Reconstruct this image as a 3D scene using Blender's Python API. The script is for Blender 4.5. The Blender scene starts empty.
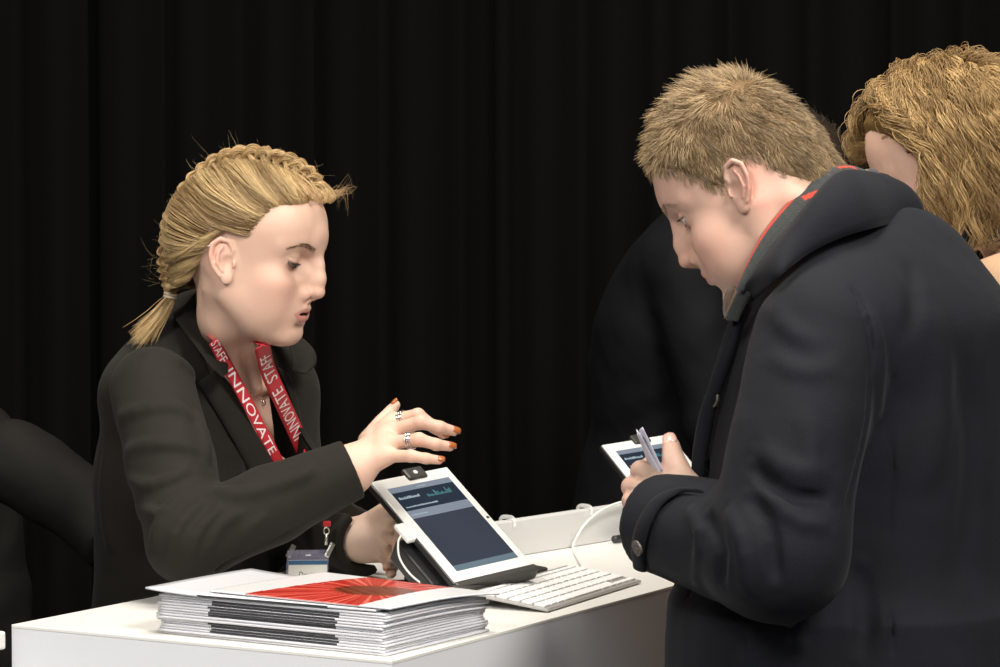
import bpy, math, random
import numpy as np
from mathutils import Vector, Matrix
rng = np.random.default_rng(7)
random.seed(7)
D = bpy.data
SC = bpy.context.scene
COL = SC.collection
A3 = lambda *v: np.array(v, dtype=np.float64)

# ---------------------------------------------------------------- camera
F_PX = 2500.0
CAM = A3(0, 0, 1.5)
PITCH = math.atan((333.5 - 250.0) / F_PX)
_fw = A3(0, math.cos(PITCH), -math.sin(PITCH))
_up = A3(0, math.sin(PITCH), math.cos(PITCH))
_rt = A3(1, 0, 0)
def ray(px, py):
    d = _fw + _rt * ((px - 500) / F_PX) + _up * (-(py - 333.5) / F_PX)
    return d / np.linalg.norm(d)
def at(px, py, Y):
    d = ray(px, py)
    return CAM + d * (Y / d[1])
def at_z(px, py, z):
    d = ray(px, py)
    return CAM + d * ((z - 1.5) / d[2])

# ---------------------------------------------------------------- materials
def mat(name, col, rough=0.5, metal=0.0, sss=0.0, attr=False, bump=0.0, bscale=200.0, spec=0.5, emit=None,
        var=0.0, vscale=20.0, sheen=0.0, coat=0.0, alpha=1.0, trans=0.0, weave=False, sssr=(1.0, .35, .2), bdist=.001):
    m = D.materials.new(name); m.use_nodes = True
    nt = m.node_tree; b = nt.nodes['Principled BSDF']
    b.inputs['Base Color'].default_value = (*col, 1)
    b.inputs['Roughness'].default_value = rough
    b.inputs['Metallic'].default_value = metal
    b.inputs['Specular IOR Level'].default_value = spec
    if sss:
        b.inputs['Subsurface Weight'].default_value = sss
        b.inputs['Subsurface Radius'].default_value = sssr
        b.inputs['Subsurface Scale'].default_value = 0.004
    if sheen:
        b.inputs['Sheen Weight'].default_value = sheen
        b.inputs['Sheen Roughness'].default_value = .5
    if coat: b.inputs['Coat Weight'].default_value = coat
    if alpha < 1: b.inputs['Alpha'].default_value = alpha
    if trans: b.inputs['Transmission Weight'].default_value = trans
    if emit: 
        b.inputs['Emission Color'].default_value = (*emit[:3], 1); b.inputs['Emission Strength'].default_value = emit[3]
    src = None
    if attr:
        a = nt.nodes.new('ShaderNodeAttribute'); a.attribute_name = 'Col'; src = a.outputs['Color']
    if var:
        tc = nt.nodes.new('ShaderNodeTexCoord')
        n = nt.nodes.new('ShaderNodeTexNoise'); n.inputs['Scale'].default_value = vscale; n.inputs['Detail'].default_value = 5
        nt.links.new(tc.outputs['Object'], n.inputs['Vector'])
        mr = nt.nodes.new('ShaderNodeMapRange'); mr.inputs[3].default_value = 1 - var; mr.inputs[4].default_value = 1 + var
        mr.inputs[1].default_value = .3; mr.inputs[2].default_value = .7
        nt.links.new(n.outputs['Fac'], mr.inputs[0])
        mx = nt.nodes.new('ShaderNodeVectorMath'); mx.operation = 'SCALE'
        if src: nt.links.new(src, mx.inputs[0])
        else: mx.inputs[0].default_value = col
        nt.links.new(mr.outputs[0], mx.inputs['Scale'])
        src = mx.outputs[0]
    if src: nt.links.new(src, b.inputs['Base Color'])
    if bump:
        tc = nt.nodes.new('ShaderNodeTexCoord')
        n = nt.nodes.new('ShaderNodeTexNoise'); n.inputs['Scale'].default_value = bscale; n.inputs['Detail'].default_value = 3
        nt.links.new(tc.outputs['Object'], n.inputs['Vector'])
        bp = nt.nodes.new('ShaderNodeBump'); bp.inputs['Strength'].default_value = bump; bp.inputs['Distance'].default_value = bdist
        nt.links.new(n.outputs['Fac'], bp.inputs['Height']); nt.links.new(bp.outputs[0], b.inputs['Normal'])
    return m

# ---------------------------------------------------------------- objects
def link(o, parent=None):
    COL.objects.link(o)
    if parent is not None: o.parent = parent
    return o
def thing(name, label, cat, group=None, loc=(0, 0, 0)):
    o = D.objects.new(name, None); o.empty_display_size = .05; o.location = loc; link(o)
    o['label'] = label; o['category'] = cat
    if group: o['group'] = group
    return o
def tag(o, label, cat, group=None):
    o['label'] = label; o['category'] = cat
    if group: o['group'] = group
    return o
def mesh_obj(name, V, F, m, parent=None, smooth=True, col=None, uv=None):
    """vertices are given in world space; the parent Empties are never rotated"""
    V = np.asarray(V, dtype=np.float64)
    if parent is not None:
        loc = np.array(parent.location); p = parent.parent
        while p is not None: loc = loc + np.array(p.location); p = p.parent
        V = V - loc
    me = D.meshes.new(name)
    if isinstance(F, np.ndarray):
        nf, k = F.shape
        me.vertices.add(len(V)); me.vertices.foreach_set('co', V.astype(np.float32).ravel())
        me.loops.add(nf * k); me.loops.foreach_set('vertex_index', F.astype(np.int32).ravel())
        me.polygons.add(nf); me.polygons.foreach_set('loop_start', np.arange(0, nf * k, k, dtype=np.int32))
        me.polygons.foreach_set('loop_total', np.full(nf, k, dtype=np.int32))
        me.update(calc_edges=True); me.validate()
    else:
        me.from_pydata([tuple(v) for v in V], [], [tuple(int(i) for i in f) for f in F]); me.update()
    if smooth: me.polygons.foreach_set('use_smooth', np.ones(len(me.polygons), dtype=bool))
    if col is not None:
        ca = me.color_attributes.new('Col', 'FLOAT_COLOR', 'POINT')
        c4 = np.ones((len(V), 4), np.float32); c4[:, :3] = col
        ca.data.foreach_set('color', c4.ravel())
    if isinstance(m, (list, tuple)):
        for q in m: me.materials.append(q)
    else: me.materials.append(m)
    o = D.objects.new(name, me)
    return link(o, parent)
def join_geo(parts):
    Vs, Fs, n = [], [], 0
    for V, F in parts:
        V = np.asarray(V, float); Vs.append(V)
        Fs += [tuple(int(i) + n for i in f) for f in F]; n += len(V)
    return np.vstack(Vs), Fs
def box_geo(c, ax, size, bev=0.0):
    """box with centre c, axes rows ax (3x3), full size; bev = chamfer"""
    ax = np.asarray(ax, float); h = np.asarray(size, float) / 2
    if bev <= 0:
        V = [[sx * h[0], sy * h[1], sz * h[2]] for sx in (-1, 1) for sy in (-1, 1) for sz in (-1, 1)]
        F = [(0, 1, 3, 2), (4, 6, 7, 5), (0, 4, 5, 1), (2, 3, 7, 6), (0, 2, 6, 4), (1, 5, 7, 3)]
        return np.array(V) @ ax + c, F
    import bmesh
    bm = bmesh.new(); bmesh.ops.create_cube(bm, size=1)
    for v in bm.verts: v.co = Vector((v.co.x * size[0], v.co.y * size[1], v.co.z * size[2]))
    bmesh.ops.bevel(bm, geom=list(bm.edges), offset=bev, segments=2, affect='EDGES', profile=.6)
    bm.verts.index_update()
    V = np.array([v.co[:] for v in bm.verts]); F = [tuple(v.index for v in f.verts) for f in bm.faces]; bm.free()
    return V @ ax + c, F
def frames(P):
    P = np.asarray(P, float); T = np.gradient(P, axis=0); T /= np.linalg.norm(T, axis=1)[:, None] + 1e-12
    n = np.cross(T[0], [0, 0, 1.0]); 
    if np.linalg.norm(n) < 1e-3: n = np.cross(T[0], [1.0, 0, 0])
    n /= np.linalg.norm(n); N = [n]
    for i in range(1, len(P)):
        n = N[-1] - T[i] * (N[-1] @ T[i]); n /= np.linalg.norm(n) + 1e-12; N.append(n)
    N = np.array(N); return T, N, np.cross(T, N)
def tube_geo(P, r, k=10, cap=True, flat=1.0):
    P = np.asarray(P, float); r = np.broadcast_to(np.asarray(r, float), (len(P),))
    T, N, B = frames(P); a = np.linspace(0, 2 * np.pi, k, endpoint=False)
    V = P[:, None] + r[:, None, None] * (np.cos(a)[None, :, None] * N[:, None] + flat * np.sin(a)[None, :, None] * B[:, None])
    V = V.reshape(-1, 3); F = []
    for i in range(len(P) - 1):
        for j in range(k):
            F.append((i * k + j, i * k + (j + 1) % k, (i + 1) * k + (j + 1) % k, (i + 1) * k + j))
    if cap: F += [tuple(range(k))[::-1], tuple((len(P) - 1) * k + j for j in range(k))]
    return V, F
def spline(P, n):
    """Catmull-Rom through P"""
    P = np.asarray(P, float); m = len(P)
    if m == 2: return P[0] + (P[1] - P[0]) * np.linspace(0, 1, n)[:, None]
    Q = np.vstack([2 * P[0] - P[1], P, 2 * P[-1] - P[-2]])
    t = np.linspace(0, m - 1, n); i = np.clip(t.astype(int), 0, m - 2); u = (t - i)[:, None]
    p0, p1, p2, p3 = Q[i], Q[i + 1], Q[i + 2], Q[i + 3]
    return .5 * ((2 * p1) + (-p0 + p2) * u + (2 * p0 - 5 * p1 + 4 * p2 - p3) * u ** 2 + (-p0 + 3 * p1 - 3 * p2 + p3) * u ** 3)
def strands(paths, r, cols, name, m, parent, k=3, taper=.25):
    """paths (n, m, 3); each becomes a thin tapering tube with its own colour"""
    P = np.asarray(paths, float); n, mm, _ = P.shape
    T = np.gradient(P, axis=1); T /= np.linalg.norm(T, axis=2)[..., None] + 1e-12
    ref = rng.normal(size=(n, 1, 3)); N = np.cross(T, ref); N /= np.linalg.norm(N, axis=2)[..., None] + 1e-12
    B = np.cross(T, N); a = np.linspace(0, 2 * np.pi, k, endpoint=False)
    t = np.linspace(0, 1, mm); prof = np.minimum(1, .6 + t * 4) * (1 - (1 - taper) * np.clip((t - .5) / .5, 0, 1) ** 1.5)
    R = (np.broadcast_to(np.asarray(r, float), (n,))[:, None] * prof[None])[..., None, None]
    V = P[:, :, None] + R * (np.cos(a)[:, None] * N[:, :, None] + np.sin(a)[:, None] * B[:, :, None])
    V = V.reshape(-1, 3)
    s = np.arange(n)[:, None, None] * mm * k; i = np.arange(mm - 1)[None, :, None] * k; j = np.arange(k)[None, None]
    j2 = (j + 1) % k
    F = np.stack([s + i + j, s + i + j2, s + i + k + j2, s + i + k + j], -1).reshape(-1, 4)
    C = np.repeat(np.asarray(cols, float), mm * k, axis=0) if np.ndim(cols) == 2 else np.repeat(np.asarray(cols).reshape(-1, 3), k, axis=0)
    return mesh_obj(name, V, F, m, parent, True, C)

# ---------------------------------------------------------------- signed distance modelling
def smin(a, b, k):
    if k <= 0: return np.minimum(a, b)
    h = np.maximum(k - np.abs(a - b), 0) / k
    return np.minimum(a, b) - h * h * k * .25
def smax(a, b, k): return -smin(-a, -b, k)
def ell(P, c, r, R=None):
    q = P - np.asarray(c, np.float32)
    if R is not None: q = q @ np.asarray(R, np.float32).T      # rows of R are the local axes
    r = np.asarray(r, np.float32)
    k0 = np.linalg.norm(q / r, axis=1); k1 = np.linalg.norm(q / (r * r), axis=1) + 1e-9
    return k0 * (k0 - 1) / k1
def cap(P, a, b, r1, r2=None):
    if r2 is None: r2 = r1
    a = np.asarray(a, np.float32); b = np.asarray(b, np.float32)
    ba = b - a; pa = P - a; h = np.clip(pa @ ba / (ba @ ba + 1e-12), 0, 1)
    return np.linalg.norm(pa - h[:, None] * ba, axis=1) - (r1 + (r2 - r1) * h)
def chain(P, pts, rad, k=.0):
    d = None
    for i in range(len(pts) - 1):
        e = cap(P, pts[i], pts[i + 1], rad[i], rad[i + 1])
        d = e if d is None else smin(d, e, k)
    return d
def rbox(P, c, ax, h, r):
    q = np.abs((P - np.asarray(c, np.float32)) @ np.asarray(ax, np.float32).T) - (np.asarray(h, np.float32) - r)
    return np.linalg.norm(np.maximum(q, 0), axis=1) + np.minimum(q.max(1), 0) - r
def polydist(P, pts):
    d = None
    for i in range(len(pts) - 1):
        e = cap(P, pts[i], pts[i + 1], 0)
        d = e if d is None else np.minimum(d, e)
    return d
def grad(f, P, e=5e-4):
    g = np.empty((len(P), 3))
    for i in range(3):
        o = np.zeros(3); o[i] = e
        g[:, i] = f((P + o).astype(np.float32)) - f((P - o).astype(np.float32))
    return g / (np.linalg.norm(g, axis=1)[:, None] + 1e-12)
def project(f, P, off=0.0, it=4):
    P = np.array(P, float)
    for _ in range(it):
        g = grad(f, P); P = P - g * (f(P.astype(np.float32)) - off)[:, None]
    return P
def hit(f, px, py, Y0=2.0, Y1=5.0, off=0.0):
    """first point of f the camera's ray through that pixel meets"""
    d = ray(px, py); t = Y0 / d[1]
    for _ in range(200):
        v = float(f((CAM + d * t)[None].astype(np.float32))[0]) - off
        if v < 3e-4 or t * d[1] > Y1: break
        t += max(v * .7, 3e-4)
    return CAM + d * t
def sdf_mesh(f, lo, hi, h, B=8, slack=1.5, newton=1):
    lo = np.asarray(lo, float); hi = np.asarray(hi, float)
    nb = np.maximum(1, np.ceil((hi - lo) / (h * B)).astype(int)); n = nb * B + 1
    bc = [lo[i] + (np.arange(nb[i]) + .5) * h * B for i in range(3)]
    G = np.stack(np.meshgrid(*bc, indexing='ij'), -1).reshape(-1, 3).astype(np.float32)
    fc = f(G).reshape(nb)
    act = np.abs(fc) < h * B * .87 * slack + .004
    M = np.zeros(n, bool); S = np.ones(n, np.float32)
    sg = np.where(fc < 0, -1., 1.).astype(np.float32)
    S[:-1, :-1, :-1] = np.kron(sg, np.ones((B, B, B), np.float32))
    for b in np.argwhere(act):
        s = b * B; M[s[0]:s[0] + B + 1, s[1]:s[1] + B + 1, s[2]:s[2] + B + 1] = True
    idx = np.argwhere(M); pts = (lo + idx * h).astype(np.float32)
    val = np.concatenate([f(pts[i:i + 200000]) for i in range(0, len(pts), 200000)])
    S[M] = val
    I = S < 0
    cnt = sum(I[a:n[0] - 1 + a, b:n[1] - 1 + b, c:n[2] - 1 + c].astype(np.int8) for a in (0, 1) for b in (0, 1) for c in (0, 1))
    cells = np.argwhere((cnt > 0) & (cnt < 8))
    ID = np.full(n - 1, -1, np.int32); ID[tuple(cells.T)] = np.arange(len(cells))
    acc = np.zeros((len(cells), 3)); w = np.zeros(len(cells))
    cor = [(a, b, c) for a in (0, 1) for b in (0, 1) for c in (0, 1)]
    vals = {c: S[cells[:, 0] + c[0], cells[:, 1] + c[1], cells[:, 2] + c[2]] for c in cor}
    for a in cor:
        for b in cor:
            if sum(b) - sum(a) == 1 and all(y >= x for x, y in zip(a, b)):
                va, vb = vals[a], vals[b]; m = (va < 0) != (vb < 0)
                t = np.where(m, va / np.where(m, va - vb, 1), 0)
                p = np.array(a)[None] + t[:, None] * (np.array(b) - np.array(a))[None]
                acc += p * m[:, None]; w += m
    V = lo + (cells + acc / w[:, None]) * h
    Fs = []
    for ax in range(3):
        o1, o2 = [(1, 2), (2, 0), (0, 1)][ax]
        sl0 = [slice(None)] * 3; sl1 = [slice(None)] * 3
        sl0[ax] = slice(0, -1); sl1[ax] = slice(1, None)
        X = I[tuple(sl0)] != I[tuple(sl1)]
        e = np.argwhere(X); ok = (e[:, o1] > 0) & (e[:, o2] > 0) & (e[:, o1] < n[o1] - 1) & (e[:, o2] < n[o2] - 1); e = e[ok]
        ins = I[tuple(e.T)]
        q = []
        for d1, d2 in ((-1, -1), (0, -1), (0, 0), (-1, 0)):
            c = e.copy(); c[:, o1] += d1; c[:, o2] += d2; q.append(ID[tuple(c.T)])
        q = np.stack(q, 1); q[~ins] = q[~ins][:, ::-1]
        Fs.append(q)
    Fq = np.vstack(Fs); Fq = Fq[(Fq >= 0).all(1)]
    for _ in range(newton):
        g = grad(f, V, h * .4); d = f(V.astype(np.float32)); V = V - g * np.clip(d, -h, h)[:, None] * .9
    return V, Fq
def noise3(P, s, seed=0):
    """cheap smooth pseudo noise: sum of rotated sines"""
    r = np.random.default_rng(seed); out = np.zeros(len(P))
    for i in range(6):
        k = r.normal(size=3); k /= np.linalg.norm(k); fr = s * (1 + .35 * i)
        out += np.sin(P @ (k * fr) + r.uniform(0, 6.28)) / (1 + .3 * i)
    return out / 3
def rot_frame(fwd_yaw_vec, pitch, roll=0.0):
    """rows: forward, left, up of a local frame; pitch>0 looks down; roll>0 tips the head to its left"""
    f = np.array([fwd_yaw_vec[0], fwd_yaw_vec[1], 0.0]); f /= np.linalg.norm(f)
    l = np.cross([0, 0, 1.0], f); u = np.array([0, 0, 1.0])
    f2 = f * math.cos(pitch) - u * math.sin(pitch); u2 = u * math.cos(pitch) + f * math.sin(pitch)
    l2 = l * math.cos(roll) - u2 * math.sin(roll); u3 = u2 * math.cos(roll) + l * math.sin(roll)
    return np.stack([f2, l2, u3])
# ---------------------------------------------------------------- heads (local frame: x forward, y left, z up, origin between the ears)
EYE = (.0765, .0315, .017)
def eye_ang(Q, sgn):
    v = Q - np.array([EYE[0], sgn * EYE[1], EYE[2]], np.float32)
    c, s = math.cos(.17), math.sin(.17)
    vx = v[:, 0] * c + sgn * v[:, 1] * s; vy = -v[:, 0] * s + sgn * v[:, 1] * c     # vy > 0 outward
    az = np.arctan2(vy, np.maximum(vx, 1e-5)); el = np.arctan2(v[:, 2], np.maximum(np.hypot(vx, vy), 1e-5))
    return v, vx, az, el
def head_sdf(Q, p):
    Q = Q.astype(np.float32)
    S = Q.copy(); S[:, 1] = np.abs(S[:, 1])          # mirrored for symmetric parts
    fem = p['fem']
    jw = .048 if fem else .056; cz = p.get('chin', 0.0)
    cr_ = p.get('cran', (.002, .042, .095, .074, .080))
    d = ell(S, (cr_[0], 0, cr_[1]), cr_[2:])
    d = smin(d, ell(S, (.045 + p.get('fu', 0.0), 0, .050), (.054, .064, .058)), .02)
    d = smin(d, ell(S, (-.040 + p.get('occ', 0.0), 0, .026), (.052, .064, .055)), .02)
    d = smin(d, ell(S, (.040, 0, -.020), (.053, .058, .062)), .03)
    # mandible
    jaw = chain(S, [(.004, jw + .004, -.018), (.014, jw, -.046 + cz * .5), (.050, .034, -.076 + cz * .6), (.080, .010, -.090 + cz)], [.013, .014, .013, .014], .0)
    d = smin(d, jaw, .034)
    d = smin(d, ell(S, (.045, 0, -.060), (.044, .040, .036)), .02)
    d = smin(d, ell(S, (.0835, 0, -.085 + cz), (.0155, .0175, .0145)), .016)
    d = smin(d, ell(S, (.066, .040, -.016), (.024, .021, .020)), .016)      # cheekbone
    d = smin(d, ell(S, (.060, .034, -.042), (.028, .022, .026)), .022)      # cheek
    d = smin(d, ell(S, (.0800, 0, -.047), (.0225, .027, .022)), .018)       # dental mound
    # eye socket, brow
    d = smax(d, -ell(S, (.0985, .0315, .013), (.0135, .0165, .0125)), .018)
    br = .0065 if fem else .0085
    d = smin(d, chain(S, [(.0895, .010, .034), (.0855, .028, .039), (.071, .048, .032)], [br, br, br * .8], 0), .014)
    d = smin(d, ell(S, (.0915 + p.get('fu', 0.0), 0, .043), (.0100, .018, .016)), .014)
    # nose
    nt = p.get('nose', (.1165, -.0185))
    fu = p.get('fu', 0.0)
    nose = chain(S, [(.0930 + fu * 1.3, 0, .030), (.0980 + fu * 1.3, 0, .014), (.1065 + fu * .7, 0, -.003), (nt[0] - .0050, 0, nt[1])], [.0062, .0060, .0068, .0082], .012)
    d = smin(d, ell(S, (.0875, 0, -.012), (.0165, .0190, .026)), .012)
    nose = smin(nose, ell(S, (nt[0] - .004, 0, nt[1] - .001), (.0092, .0085, .0080)), .004)
    nose = smin(nose, ell(S, (.0985, .0115, -.0245), (.0095, .0058, .0066)), .0045)
    nose = smin(nose, cap(S, (.108, 0, -.027), (.094, 0, -.032), .0042, .005), .004)
    d = smin(d, nose, .009)
    d = smax(d, -ell(S, (.1040, .0064, -.0305), (.0050, .0026, .0040)), .002)
    # lips
    o = p.get('mouth', .0)
    fold = p.get('lip', 1.0)
    up = chain(S, [(.1015, 0, -.0440 + o * .3), (.1012, .006, -.0430 + o * .3), (.0935, .016, -.0466), (.0815, .0262, -.0500)], [.0042 * fold, .0044 * fold, .0036 * fold, .0014], 0)
    lo = chain(S, [(.0985, 0, -.0545 - o), (.0975, .008, -.0543 - o * .8), (.0910, .017, -.0525 - o * .2), (.0815, .0255, -.0505)], [.0054 * fold, .0052 * fold, .0038 * fold, .0014], 0)
    d = smin(d, up, .0035); d = smin(d, lo, .0045)
    d = smax(d, -ell(S, (.0990, 0, -.0660), (.0045, .013, .0040)), .012)     # fold above the chin
    d = smax(d, -cap(S, (.1020, 0, -.0330), (.1015, 0, -.0395), .0016, .0022), .003)  # philtrum
    slit = chain(S, [(.106, 0, -.0495 - o * .35), (.100, .010, -.0492 - o * .3), (.0915, .019, -.0498), (.0835, .0252, -.0505)], [.0006 + o * .60, .0006 + o * .60, .0006 + o * .40, .0004], 0)
    d = smax(d, -slit, .0015)
    if o > .001: d = smax(d, -ell(S, (.092, 0, -.0495 - o * .3), (.016, .018, .0006 + o * .50)), .002)
    # eyelids
    R = .0128
    ec = np.array(EYE, np.float32)
    lid = np.linalg.norm(S - ec, axis=1) - (R + .0011)
    d = smin(d, lid, .005)
    v, vx, az, el = eye_ang(S, 1)
    z0, z1 = p['lids']                                   # lower and upper lid elevation (radians)
    t = np.clip(1 - (az / 1.02) ** 2, 0, 1)
    hi = -.12 + (z1 + .12) * t ** .55; lw = -.12 + (z0 + .12) * t ** .7
    mid = (hi + lw) / 2; hh = (hi - lw) / 2
    carve = np.maximum((np.abs(el - mid) - hh) * R, np.linalg.norm(S - ec, axis=1) - (R + .006))
    carve = np.maximum(carve, (np.abs(az) - 1.02) * R); carve = np.where(vx > 0, carve, .01)
    d = smax(d, -carve, .0009)
    # crease over the upper lid
    cr = np.abs(el - (mid + hh + .42)) * R
    d = d + .0009 * np.exp(-(cr / .0010) ** 2) * (np.abs(az) < .9) * (vx > 0) * np.exp(-(np.maximum(v[:, 0] ** 2 + v[:, 1] ** 2 + v[:, 2] ** 2 - .0165 ** 2, 0) / .0001))
    # ears
    es = p.get('ear', 1.0)
    E = (S - np.array([p.get('earx', -.006), .0715 if fem else .073, p.get('earz', .0)], np.float32)) / es
    th = p.get('eart', .22); c, s_ = math.cos(th), math.sin(th)
    ex = E[:, 0] * c + E[:, 2] * s_; ez = -E[:, 0] * s_ + E[:, 2] * c      # ear plane: ex forward, ez up
    ey = E[:, 1] + .50 * np.minimum(ex, .006) + .001                         # flares outward to the back
    T = np.stack([ex, ey, ez], 1)
    ear = ell(T, (-.005, .000, .002), (.0165, .0042, .027))
    ear = smin(ear, chain(T, [(.003, .002, .001), (.0075, .003, .014), (.0035, .004, .027), (-.0075, .005, .0310), (-.0175, .005, .0235), (-.0200, .005, .008), (-.0165, .0045, -.008), (-.0095, .004, -.0200)],
                            [.002, .0030, .0032, .0034, .0034, .0032, .0030, .0030], 0), .002)
    ear = smin(ear, ell(T, (-.0020, .0025, -.0245), (.0075, .0035, .0085)), .004)
    ear = smin(ear, chain(T, [(-.005, .005, .021), (-.0105, .006, .011), (-.0115, .006, -.002), (-.006, .005, -.0135)], [.0020, .0024, .0024, .0022], 0), .003)
    ear = smin(ear, ell(T, (.0075, .004, -.005), (.0030, .0030, .0052)), .003)
    ear = smax(ear, -ell(T, (.0000, .0075, -.003), (.0078, .0082, .0115)), .003)
    ear = smax(ear, -chain(T, [(.002, .0065, .018), (-.009, .0085, .0245), (-.0155, .0085, .014), (-.0155, .008, .000)], [.0024, .0026, .0022, .0016], 0), .002)
    d = smin(d, ear * es * .9, .0035)
    return d
def hairline(Q, xs, zs):
    return Q[:, 2] - np.interp(Q[:, 0], xs, zs)
def head_color(Q, p):
    n = len(Q); S = Q.copy(); S[:, 1] = np.abs(S[:, 1])
    base = np.array(p['skin']); C = np.tile(base, (n, 1))
    def blend(C, w, col): return C * (1 - w[:, None]) + np.array(col) * w[:, None]
    def g(c, r): return np.exp(-(((S - np.array(c)) / np.array(r)) ** 2).sum(1))
    C = blend(C, .45 * g((.075, .045, -.025), (.03, .022, .022)), p['flush'])
    C = blend(C, .35 * g((.115, 0, -.022), (.02, .02, .014)), p['flush'])
    C = blend(C, .55 * np.clip(g((-.008, .08, 0), (.02, .016, .03)) * 1.2, 0, 1), p['flush'])
    C = blend(C, .35 * g((.08, .032, .008), (.02, .018, .012)), base * np.array([.82, .68, .68]))
    # lips
    o = p.get('mouth', 0)
    t = np.clip(1 - (S[:, 1] / .0265) ** 2, 0, 1)
    zt = -.0505 + (.0092 - .0016 * np.exp(-(S[:, 1] / .003) ** 2) + o * .2) * t ** 1.0
    zb = -.0505 - (.0090 + o * 1.1) * t ** .85
    w = np.clip((zt - S[:, 2]) / .0012, 0, 1) * np.clip((S[:, 2] - zb) / .0012, 0, 1) * (S[:, 0] > .076) * (S[:, 1] < .0270)
    C = blend(C, w * p.get('lipw', .8), p['lips'])
    e_ = S - np.array([p.get('earx', -.006), .0, 0])
    inm = np.clip((Q[:, 0] < .096) * ((-.0495 + .002 - S[:, 2]) * 2000).clip(0, 1) * ((S[:, 2] + .0495 + o * 1.2) * 2000).clip(0, 1), 0, 1) * (S[:, 0] > .07) * (S[:, 1] < .016) * (o > .001)
    C = blend(C, inm * .9, (.12, .02, .02))
    # eyebrows as soft pigment under the hairs, lash line
    return C
def brow_paths(p, n):
    out = []
    for s in (-1, 1):
        t = rng.random(n // 2)
        x = np.interp(t, [0, .5, 1], [.099, .097, .082]); y = np.interp(t, [0, .5, 1], [.012, .030, .050]); z = np.interp(t, [0, .35, .7, 1], [.0335, .0365, .0385, .031]) 
        th = np.interp(t, [0, .15, .5, 1], [.003, .0035, .0026, .0008])
        z = z + (rng.random(len(t)) - .5) * 2 * th
        P = np.stack([x, s * y, z], 1)
        dirv = np.stack([-.25 - .6 * t, s * (1 - .2 * t), np.interp(t, [0, .3, 1], [.9, .35, -.35])], 1); dirv /= np.linalg.norm(dirv, axis=1)[:, None]
        out.append((P, dirv))
    P = np.vstack([a for a, b in out]); Dv = np.vstack([b for a, b in out])
    return P, Dv
def to_world(Q, o, R, s): return (np.asarray(Q) * s) @ R + o
def to_local(P, o, R, s): return ((P - o.astype(np.float32)) @ R.T.astype(np.float32)) / s

M_EYE = mat('eye white', (.72, .68, .66), .15, sss=.2)
M_CORNEA_DARK = mat('eye colours', (1, 1, 1), .05, attr=True, coat=1.0)
M_TEETH = mat('teeth', (.75, .70, .62), .25)
M_MOUTH = mat('mouth inside', (.16, .03, .03), .5)
def face_extras(person, name, hf, o, R, s, p, hair_m, brow_col, lash=True):
    """eyeballs, eyebrows, lashes, teeth; hf = world sdf of the skin"""
    gz = p.get('gaze', (0, -.4))
    for sg in (-1, 1):
        k, l = 24, 32
        V = []; F = []; C = []
        fx = np.array([math.cos(gz[1]) * math.cos(gz[0]), math.cos(gz[1]) * math.sin(gz[0]), math.sin(gz[1])])
        a = np.cross(fx, [0, 0, 1]); a /= np.linalg.norm(a); b = np.cross(a, fx)
        for i in range(k + 1):
            th = math.pi * i / k
            for j in range(l):
                ph = 2 * math.pi * j / l
                r = .0124 + (.0007 * max(0, 1 - (th / .55) ** 2))
                q = r * (math.cos(th) * fx + math.sin(th) * (math.cos(ph) * a + math.sin(ph) * b))
                V.append(q + np.array([EYE[0], sg * EYE[1], EYE[2]]))
                C.append((.01, .01, .01) if th < .19 else (p['iris'] if th < .47 else (.52, .48, .46)))
        for i in range(k):
            for j in range(l): F.append((i * l + j, i * l + (j + 1) % l, (i + 1) * l + (j + 1) % l, (i + 1) * l + j))
        mesh_obj('eye', to_world(V, o, R, s), F, M_CORNEA_DARK, person, True, np.array(C))
    P, dv = brow_paths(p, p.get('brown', 260))
    W = project(hf, to_world(P, o, R, s), .0002, 6); dW = dv @ R
    N = grad(hf, W); dW = dW - N * (dW * N).sum(1)[:, None] * .9
    L = p.get('browlen', .0055)
    t = np.linspace(0, 1, 4)[None, :, None]
    paths = W[:, None] + dW[:, None] * t * L * rng.uniform(.7, 1.2, (len(W), 1, 1)) + N[:, None] * (.0012 * np.sin(t * 3.0))
    hf_n = len(W) // 2; bc_ = np.tile(brow_col, (len(W), 1)) * rng.uniform(.7, 1.2, (len(W), 1))
    for sl in (slice(0, hf_n), slice(hf_n, None)): strands(paths[sl], p.get('browr', .00022), bc_[sl], 'eyebrow', hair_m, person)
    if lash:
        z0, z1 = p['lids']; R0 = .0138
        for sg in (-1, 1):
            pa = []
            for up in (1, 0):
                for az in np.linspace(-.7, .88, 34 if up else 22):
                    az = az + rng.normal() * .015; t = max(0, 1 - (az / .95) ** 2)
                    el = -.12 + (z1 + .12) * t ** .55 if up else -.12 + (z0 + .12) * t ** .7
                    c, s_ = math.cos(.17), math.sin(.17)
                    def dirn(az, el):
                        vx, vy = math.cos(el) * math.cos(az), math.cos(el) * math.sin(az)
                        return np.array([vx * c - vy * s_, sg * (vx * s_ + vy * c), math.sin(el)])
                    q0 = np.array([EYE[0], sg * EYE[1], EYE[2]]) + dirn(az, el) * R0
                    ll = p.get('lashlen', .008) * (.75 + .35 * (az > .1)) * (1 if up else .55)
                    d0 = dirn(az * 1.25, el - .15 if up else el - .5); sw = (.55 if up else -.2)
                    q1 = q0 + d0 * ll * .5; q2 = q0 + d0 * ll + np.array([0, 0, sw * ll * .5])
                    pa.append(spline([q0, q1, q2], 5))
            strands(to_world(np.array(pa), o, R, s).reshape(len(pa), 5, 3), p.get('lashr', .00028), np.tile((.025, .015, .01), (len(pa), 1)), 'eyelashes', hair_m, person)
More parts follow.
